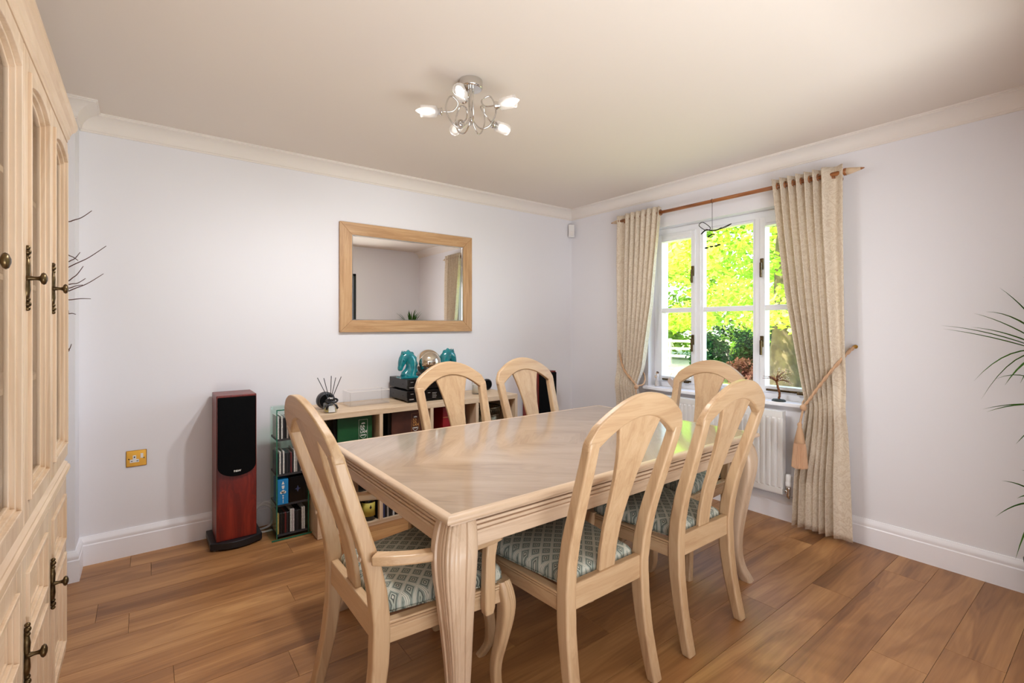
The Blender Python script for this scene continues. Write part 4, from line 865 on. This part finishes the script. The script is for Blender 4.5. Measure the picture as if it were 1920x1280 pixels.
# ------------------------------------------------------------------ hanging bird chime
ch = thing('wind_chime', 'dark wire bird mobile hanging from the curtain pole', 'mobile', (ROX, -1.561, ROZ))
MB().tube([(0, 0, -0.0135), (0, 0, -0.215)], 0.0016, 5).build('cord', 'bronze_wire', ch)
MB().tube([(0.015*math.cos(k*2*PI/16), 0, 0.0155*math.sin(k*2*PI/16)) for k in range(16)], 0.0016, 5, True).build('hanging_loop', 'bronze_wire', ch)
MB().tube(catmull([(0, 0.09, -0.232), (0, 0.05, -0.205), (0, 0.02, -0.212), (0, -0.03, -0.220), (0, -0.075, -0.208)], 5), [0.002]+[0.005]*19+[0.002], 7).build('bird_body', 'bronze_wire', ch, smooth=True)
for s, pts in ((1, [(0, 0.05, -0.208), (-0.05, 0.075, -0.175), (-0.09, 0.02, -0.165), (-0.04, -0.01, -0.205)]), (-1, [(0, 0.02, -0.214), (0.05, -0.05, -0.205), (0.03, -0.13, -0.185), (0, -0.03, -0.220)])):
    MB().tube(catmull(pts, 5, True), 0.0028, 6, True).build('wing', 'bronze_wire', ch, smooth=True)
MB().tube(catmull([(0, 0.035, -0.262), (0, 0.018, -0.252), (0, 0, -0.246), (0, -0.02, -0.250)], 4), 0.005, 6).build('cross_bar', 'bronze_wire', ch, smooth=True)
for yy, zz in ((0.045, -0.336), (0.005, -0.331), (-0.030, -0.331), (-0.052, -0.326)):
    MB().tube([(0, yy*0.5, -0.25), (0, yy, zz)], 0.0007, 4).build('thread', 'bronze_wire', ch)
    MB().sphere((0, yy, zz-0.004), 0.010, 10, 6, (1, 1.5, 0.7)).build('bell', 'bronze_wire', ch, smooth=True)

# ------------------------------------------------------------------ radiator
ra = thing('radiator', 'white panel radiator with vertical flutes below the window', 'radiator', (-0.055, -1.55, 0.2)); RW = 0.512; RH = 0.535
pr_ = []; nfl = 28; pit = 2*RW/nfl
for k in range(nfl):
    y = -RW+pit*k; pr_ += [(y, 0), (y+pit*0.16, 0), (y+pit*0.30, -0.010), (y+pit*0.70, -0.010), (y+pit*0.84, 0)]
pr_.append((RW, 0)); poly = [(x_, y_) for y_, x_ in pr_]
mbx = MB().box(-0.050, -0.040, -RW, RW, 0, 0.035).box(-0.050, -0.040, -RW, RW, RH-0.035, RH)
rings = [[(-0.044+d, y_, z) for y_, d in pr_] for z in (0.030, 0.045, RH-0.045, RH-0.030)]
rings[0] = [(-0.044, y_, 0.030) for y_, d in pr_]; rings[-1] = [(-0.044, y_, RH-0.030) for y_, d in pr_]
n = len(pr_); mbx.add([p for r in rings for p in r], [(i*n+j, i*n+j+1, (i+1)*n+j+1, (i+1)*n+j) for i in range(3) for j in range(n-1)])
mbx.box(-0.040, -0.012, -RW, -RW+0.008, 0, RH).box(-0.040, -0.012, RW-0.008, RW, 0, RH)
mbx.build('front_panel', 'radiator_white', ra)
MB().box(-0.012, 0.0, -RW, RW, 0.0, RH).build('rear_panel', 'radiator_white', ra, bevel=0.003)
MB().box(-0.046, 0.0, -RW, RW, RH, RH+0.006).build('top_grille', 'radiator_white', ra, bevel=0.002)
for s in (-1, 1): MB().box(0.0, 0.037, s*0.38-0.02, s*0.38+0.02, 0.1, 0.42).build('wall_bracket', 'radiator_white', ra)
vl = thing('radiator_valve', 'chrome and white thermostatic valve at the radiator corner', 'valve', (-0.085, -2.092, 0))
MB().tube(catmull([(0, 0, 0.20), (0.004, -0.002, 0.182), (0.030, -0.006, 0.176), (0.085, -0.012, 0.178)], 5), 0.0075, 10).build('pipe', 'chrome', vl, smooth=True)
MB().lathe([(0.012, 0.185), (0.014, 0.20), (0.011, 0.225), (0.014, 0.240), (0.014, 0.258)], n=18).build('valve_body', 'chrome', vl, smooth=True); MB().tube([(0, 0.0, 0.222), (0, 0.034, 0.222)], 0.009, 10).build('union', 'chrome', vl, smooth=True)
MB().lathe([(0.017, 0.256), (0.019, 0.262), (0.019, 0.285), (0.017, 0.288), (0.0185, 0.292), (0.018, 0.325), (0.013, 0.335)], n=20).build('thermostat_head', 'white_plastic', vl, smooth=True)

# ------------------------------------------------------------------ ornaments on the sill
SZ = 0.792
bo = thing('wire_bonsai', 'copper wire bonsai tree ornament on the window sill', 'ornament', (-0.012, -1.998, SZ))
MB().lathe([(0.040, 0), (0.044, 0.006), (0.036, 0.014), (0.01, 0.016)], n=9).mapv(lambda x, y, z: (x*0.75, y*1.05, z)).build('stone_base', 'slate', bo)
tr = MB(); trunk = catmull([(0, 0, 0.010), (0, -0.006, 0.05), (0, 0.006, 0.10), (0, 0.014, 0.135)], 5)
for ph in range(3): tr.tube([(p.x+0.004*math.cos(i*0.9+ph*2.1), p.y+0.004*math.sin(i*0.9+ph*2.1), p.z) for i, p in enumerate(trunk)], 0.0042, 6)
tr.build('trunk', 'copper_wire', bo, smooth=True)
br = MB(); bd_ = MB(); r = random.Random(11)
for k in range(26):
    lft = k < 9; ey = r.uniform(0.05, 0.115) if lft else r.uniform(-0.10, 0.02); ez = r.uniform(0.145, 0.175) if lft else r.uniform(0.13, 0.215); ex = r.uniform(-0.035, 0.035)
    br.tube(catmull([(0, 0.014, 0.132), (ex*0.5, (0.014+ey)/2, 0.14+0.5*(ez-0.14)+0.008), (ex, ey, ez)], 4), [0.0022]*5+[0.0016]*3+[0.001], 4)
    if not lft:
        for j in range(4): bd_.sphere((ex+r.uniform(-0.012, 0.012), ey+r.uniform(-0.014, 0.014), ez+r.uniform(-0.012, 0.012)), 0.0036, 6, 4)
br.build('branches', 'copper_wire', bo); bd_.build('bead_leaves', 'pearl', bo, kind='stuff')
an = thing('angel_figurine', 'small pale figurine in a long dress on the window sill', 'figurine', (0.02, -1.004, SZ))
MB().lathe([(0.020, 0), (0.021, 0.01), (0.016, 0.045), (0.010, 0.075), (0.014, 0.086), (0.012, 0.096), (0.005, 0.102)], n=18).build('dress', 'pale_ceramic', an, smooth=True); MB().sphere((0, 0, 0.112), 0.011, 12, 8).build('head', 'pearl', an, smooth=True)
MB().sphere((0.003, -0.002, 0.116), 0.0125, 12, 8, (1, 1, 0.8)).build('hair', 'brown_hair', an, smooth=True); MB().tube(catmull([(-0.012, 0.012, 0.09), (-0.022, 0, 0.075), (-0.016, -0.008, 0.088)], 4), 0.004, 6).build('arm', 'pearl', an, smooth=True)
he = thing('fabric_heart', 'pale fabric heart ornament standing on the sill behind a chair', 'ornament', (-0.005, -1.175, SZ))
hp = [(0.045*(16*math.sin(t)**3)/16, 0.045*(13*math.cos(t)-5*math.cos(2*t)-2*math.cos(3*t)-math.cos(4*t))/16+0.05) for t in [k*2*PI/32 for k in range(32)]]
MB().prism(hp, 'x', -0.010, 0.010).build('heart', 'heart_felt', he, bevel=0.006, seg=3); MB().tube(catmull([(0, 0.035, 0.07), (0, 0.02, 0.11), (0, 0, 0.125), (0, -0.02, 0.11), (0, -0.03, 0.075)], 4), 0.0015, 5).build('cord', 'rope', he)
ca_ = thing('owl_figurine', 'small dark ornament standing on the sill behind the far chair', 'figurine', (0.03, -1.50, SZ)); MB().lathe([(0.028, 0), (0.036, 0.02), (0.040, 0.055), (0.030, 0.085), (0.026, 0.10), (0.030, 0.118), (0.020, 0.138), (0.004, 0.142)], n=20).build('body', 'pewter', ca_, smooth=True)
for s in (-1, 1): MB().lathe([(0.008, 0.128), (0.001, 0.158)], (0, s*0.018, 0), 'z', 8).build('ear', 'pewter', ca_)

# ------------------------------------------------------------------ dracaena at the right edge
def leaf_mesh(p0, p1, p2, w, n=9):
    """p0 root, p1 control, p2 tip: folded blade"""
    p0, p1, p2 = Vector(p0), Vector(p1), Vector(p2); vs_ = []; fs = []
    for k in range(n+1):
        t = k/n; p = p0*(1-t)**2+p1*2*t*(1-t)+p2*t*t; d = ((p1-p0)*(1-t)+(p2-p1)*t).normalized()
        sd_ = d.cross(Vector((0, 0, 1))); sd_ = sd_.normalized() if sd_.length > 1e-4 else Vector((1, 0, 0)); up = sd_.cross(d)
        ww = w*(0.55+0.9*t if t < 0.4 else 0.91*(1-((t-0.4)/0.6)**1.6)+0.02)
        vs_ += [p-sd_*ww+up*ww*0.25, p-up*ww*0.15, p+sd_*ww+up*ww*0.25]
    for k in range(n): a = 3*k; fs += [(a, a+1, a+4, a+3), (a+1, a+2, a+5, a+4)]
    return MB().add(vs_, fs)
DX, DY = -0.21, -3.275
dr = thing('dracaena', 'dracaena plant with long narrow leaves in a dark pot by the wall', 'plant', (DX, DY, 0))
MB().lathe([(0.085, 0), (0.095, 0.02), (0.115, 0.22), (0.118, 0.24), (0.108, 0.24), (0.105, 0.20), (0.02, 0.19)], n=28).build('pot', 'terracotta', dr, smooth=True)
MB().lathe([(0.106, 0.205), (0.105, 0.215), (0.02, 0.222)], n=20).build('soil', 'soil', dr)
ROS = [(0.0, 0.0, 1.16), (0.03, -0.03, 0.93), (-0.02, 0.02, 0.50)]
for cx, cy, cz in ROS: MB().tube(catmull([(cx*0.5, cy*0.5, 0.20), (cx*0.9, cy*0.4, cz*0.6), (cx, cy, cz+0.03)], 5), 0.013, 8).build('cane', 'cane', dr, smooth=True)
def cpix(px, py, X):
    ra_, ua = (px-960)/FPX, (611-py)/FPX; sy_, cy_ = math.sin(CAM_YAW), math.cos(CAM_YAW)
    d = Vector((sy_+ra_*cy_, cy_-ra_*sy_, ua)); t = (X-CAM_LOC[0])/d.x
    return Vector(CAM_LOC)+d*t
LEAVES = [(0, 1764, 610, -.26, .05), (0, 1767, 616, -.30, .03), (0, 1826, 587, -.22, .05), (0, 1848, 584, -.32, .10), (0, 1821, 613, -.18, .05), (0, 1826, 714, -.30, .16), (0, 1840, 748, -.24, .20), (0, 1884, 722, -.34, .12), (0, 1874, 539, -.20, .06), (0, 1919, 519, -.25, .06), (0, 1913, 718, -.3, .12),
          (1, 1868, 710, -.28, .14), (1, 1842, 767, -.24, .05), (1, 1850, 772, -.33, .06), (1, 1905, 832, -.28, .06), (2, 1878, 901, -.24, .05), (2, 1907, 934, -.30, .06), (2, 1866, 969, -.26, .08), (2, 1904, 1048, -.3, .16)]
for ri, px, py, X, lift in LEAVES:
    tip = cpix(px, py, X)-Vector((DX, DY, 0)); root = Vector(ROS[ri]); mid = (root+tip)/2+Vector((0, 0, lift))
    leaf_mesh(root, mid, tip, 0.0125).build('leaf', 'dracaena_leaf', dr, smooth=True)
r = random.Random(21)
for ri, (cx, cy, cz) in enumerate(ROS):
    for k in range(26 if ri == 0 else 15):
        az = r.uniform(0, 2*PI); el = r.uniform(0.15, 1.35); ln = r.uniform(0.26, 0.42)+(0.07 if ri == 0 else 0)
        dx_, dy_ = math.cos(az), math.sin(az)
        reach = ln*math.cos(el)
        lim = 0.42
        if dx_ > 0: lim = min(lim, (-0.03-(DX+cx))/dx_)
        if dy_ < 0: lim = min(lim, (YF+0.03-(DY+cy))/dy_)
        if dy_ > 0.2: lim = min(lim, 0.10)
        reach = min(reach, lim); up_ = math.sqrt(max(ln*ln-reach*reach, 0.0))*(0.85 if ri == 0 else 0.6)
        if ri and cz+up_ > 1.1: up_ = 0.2
        tip = (cx+dx_*reach, cy+dy_*reach, cz+up_); mid = (cx+dx_*reach*0.45, cy+dy_*reach*0.45, cz+up_*0.7+0.05)
        leaf_mesh((cx, cy, cz), mid, tip, 0.012).build('leaf', 'dracaena_leaf', dr, smooth=True)

# ------------------------------------------------------------------ twigs in a vase behind the cabinet
vz = thing('twig_vase', 'bare dark twigs in a tall vase behind the tall cabinet', 'vase', (-3.93, -0.58, 0))
MB().lathe([(0.075, 0), (0.085, 0.02), (0.10, 0.30), (0.075, 0.62), (0.055, 0.74), (0.065, 0.80), (0.058, 0.80), (0.048, 0.74), (0.06, 0.60)], n=28).build('vase', 'dark_grey', vz, smooth=True)
def cpy(px, py, Y):
    ra_, ua = (px-960)/FPX, (611-py)/FPX; sy_, cy_ = math.sin(CAM_YAW), math.cos(CAM_YAW)
    d = Vector((sy_+ra_*cy_, cy_-ra_*sy_, ua)); t = (Y-CAM_LOC[1])/d.y
    return Vector(CAM_LOC)+d*t-Vector((-3.93, -0.58, 0))
for (mx, my, tx, ty) in (((132), 415, 172, 395), (130, 500, 199, 461), (130, 490, 150, 473), (132, 524, 156, 499), (130, 533, 160, 522), (130, 545, 194, 513), (130, 540, 155, 534), (130, 562, 170, 560), (129, 588, 142, 589), (128, 655, 134, 645), (128, 478, 146, 488)):
    m_ = cpy(mx, my, -0.50); t_ = cpy(tx, ty, -0.42); k_ = (m_+t_)/2+Vector((0.0, 0, -0.008 if ty < my-8 else 0.003))
    b_ = Vector((0, 0, 0.78)); e_ = m_+(m_-t_)*0.9; path = catmull([b_, b_*0.5+e_*0.5+Vector((-0.02, 0, 0.02)), e_, m_, k_, t_], 6); nn = len(path)
    MB().tube(path, [0.004-0.0026*i/nn for i in range(nn)], 5).build('twig', 'twig', vz, smooth=True)

# ------------------------------------------------------------------ outside: ground, trees, shrubs, fence
pmat('lawn', srgb(116, 140, 56), 0.95, vary=(1.2, srgb(150, 136, 86))); pmat('bark', srgb(98, 86, 56), 0.9, vary=(5, srgb(58, 48, 32)))
pmat('gravel_drive', srgb(206, 198, 184), 0.9, vary=(8, srgb(176, 168, 152))); pmat('fence_wood', srgb(214, 208, 196), 0.8, vary=(6, srgb(180, 172, 158)))
leafmat('leaf_bright', srgb(140, 186, 40), srgb(210, 230, 108), 0.5); leafmat('leaf_mid', srgb(120, 166, 46), srgb(176, 206, 84), 0.4); leafmat('leaf_dark', srgb(28, 58, 34), srgb(62, 98, 52), 0.25); leafmat('leaf_red', srgb(104, 56, 46), srgb(160, 112, 96), 0.3)
gz = -0.25
tag(MB().box(0.28, 60, -30, 50, gz-0.3, gz).build('ground', 'lawn'), 'sunlit lawn outside the window', 'lawn', kind='structure')
tag(MB().box(8.5, 16, 5.2, 30, gz, gz+0.012).build('path', 'gravel_drive'), 'pale gravel drive outside the window', 'drive', kind='structure')
def leaves(name, centers, per, size, mat, parent, seed, flat=0.45):
    """many small folded leaf quads around cluster centres (c, radius)"""
    r = random.Random(seed); V_ = []; F_ = []
    for (c, rad) in centers:
        for _ in range(per):
            while True:
                p = (r.uniform(-1, 1), r.uniform(-1, 1), r.uniform(-1, 1))
                if p[0]**2+p[1]**2+p[2]**2 < 1: break
            x, y, z = c[0]+p[0]*rad, c[1]+p[1]*rad, c[2]+p[2]*rad*flat
            az = r.uniform(0, 2*PI); tl = r.gauss(0, 0.55); s = size*r.uniform(0.6, 1.2)
            dx, dy, dz = math.cos(az)*math.cos(tl), math.sin(az)*math.cos(tl), math.sin(tl)
            sx, sy = -math.sin(az), math.cos(az); rl = r.gauss(0, 0.5); sx, sy, sz = sx*math.cos(rl), sy*math.cos(rl), math.sin(rl)
            o = len(V_); w = s*0.36
            V_ += [(x, y, z), (x+dx*s*0.5+sx*w, y+dy*s*0.5+sy*w, z+dz*s*0.5+sz*w), (x+dx*s, y+dy*s, z+dz*s), (x+dx*s*0.5-sx*w, y+dy*s*0.5-sy*w, z+dz*s*0.5-sz*w)]
            F_.append((o, o+1, o+2, o+3))
    me = bpy.data.meshes.new(name); me.from_pydata(V_, [], F_); me.materials.append(M[mat]); me.update()
    o = bpy.data.objects.new(name, me); COL.objects.link(o); o.parent = parent; o['kind'] = 'stuff'; return o
def tree(x, y, hgt, tr_r, boughs, per, size, lm, label, seed, crown_r, zlow, flat=0.4, brad=(0.5, 1.0)):
    t = thing('garden_tree', label, 'tree', (x, y, gz), 0, 'trees outside the window'); r = random.Random(seed)
    MB().tube(catmull([(0, 0, -0.1), (0.02, 0.03, 0.6), (-0.03, -0.02, 1.6), (0.1, 0.05, hgt*0.5), (0.05, 0.0, hgt*0.8)], 6), [tr_r*(1.25-0.9*i/25) for i in range(25)], 14).build('trunk', 'bark', t, smooth=True)
    cs = []
    for k in range(boughs):
        a = r.uniform(0, 2*PI); q = math.sqrt(r.uniform(0.06, 1))*crown_r; z = r.uniform(zlow, hgt)
        q *= math.sqrt(max(0.05, 1-((z-zlow-(hgt-zlow)*0.35)/((hgt-zlow)*0.68))**2))
        cs.append(((q*math.cos(a), q*math.sin(a), z), r.uniform(*brad)))
    for k in range(0, min(boughs, 40), 4):
        c = cs[k][0]; MB().tube(catmull([(0, 0, max(1.3, c[2]*0.6)), (c[0]*0.5, c[1]*0.5, c[2]*0.85+0.2), c], 5), [0.09-0.007*i for i in range(11)], 6).build('branch', 'bark', t, smooth=True)
    leaves('foliage', cs, per, size, lm, t, seed+1, flat)
    return t
tree(9.4, 2.0, 7.0, 0.33, 170, 190, 0.17, 'leaf_bright', 'spreading tree with thick trunk and bright yellow-green leaves outside', 31, 4.6, 1.55)
tree(10.6, 10.6, 8.0, 0.22, 150, 170, 0.20, 'leaf_bright', 'yellow-green tree beyond the drive, seen through the casement by the room corner', 41, 4.4, 1.7)
tree(19.5, 7.5, 9.5, 0.35, 150, 90, 0.40, 'leaf_mid', 'tall mid-green tree in the distance behind the thick trunk', 51, 5.5, 0.6, 0.6, (0.8, 1.6))
tree(15.0, 15.5, 10.0, 0.35, 150, 90, 0.40, 'leaf_mid', 'tall mid-green tree far away behind the drive', 61, 5.5, 0.8, 0.6, (0.8, 1.6))
tree(25.0, -0.5, 10.0, 0.4, 150, 90, 0.42, 'leaf_mid', 'tall mid-green tree far away toward the nearer curtain', 71, 6.0, 0.6, 0.6, (0.8, 1.6))
def shrub(x, y, rad, hgt, lm, label, seed, n=26, per=120, size=0.12):
    s = thing('garden_shrub', label, 'shrub', (x, y, gz), 0, 'shrubs outside the window'); r = random.Random(seed)
    for k in range(5): a = k*1.26; MB().tube([(0, 0, 0), (rad*0.4*math.cos(a), rad*0.4*math.sin(a), hgt*0.6)], [0.03, 0.012], 5).build('stem', 'bark', s)
    cs = []
    for k in range(n):
        a = r.uniform(0, 2*PI); q = math.sqrt(r.random())*rad; cs.append(((q*math.cos(a), q*math.sin(a), r.uniform(0.15, 1)*hgt*math.sqrt(max(0.1, 1-(q/rad)**2*0.7))), rad*0.3))
    leaves('foliage', cs, per, size, lm, s, seed+1, 0.8)
shrub(11.0, 4.4, 0.95, 1.45, 'leaf_dark', 'dark green shrub between the two bright trees', 81, 40, 150)
shrub(11.6, 3.0, 1.1, 1.5, 'leaf_dark', 'dark green shrub right behind the thick trunk', 91, 40, 150)
shrub(9.6, 3.25, 0.55, 0.62, 'leaf_red', 'low reddish flowering shrub in front of the dark shrubs', 101, 24, 110, 0.09)
shrub(11.2, 1.0, 1.2, 1.3, 'leaf_dark', 'dark green shrub at the curtain side of the thick trunk', 111, 40, 150)
fe = thing('garden_fence', 'white post-and-rail fence beside the drive', 'fence', (13.6, 8.2, gz))
for k in range(6): MB().box(-0.05, 0.05, k*1.2-2.4-0.05, k*1.2-2.4+0.05, 0, 1.05).build('post', 'fence_wood', fe)
for z in (0.35, 0.65, 0.95): MB().box(-0.03, 0.03, -2.5, 3.7, z-0.05, z+0.05).build('rail', 'fence_wood', fe)
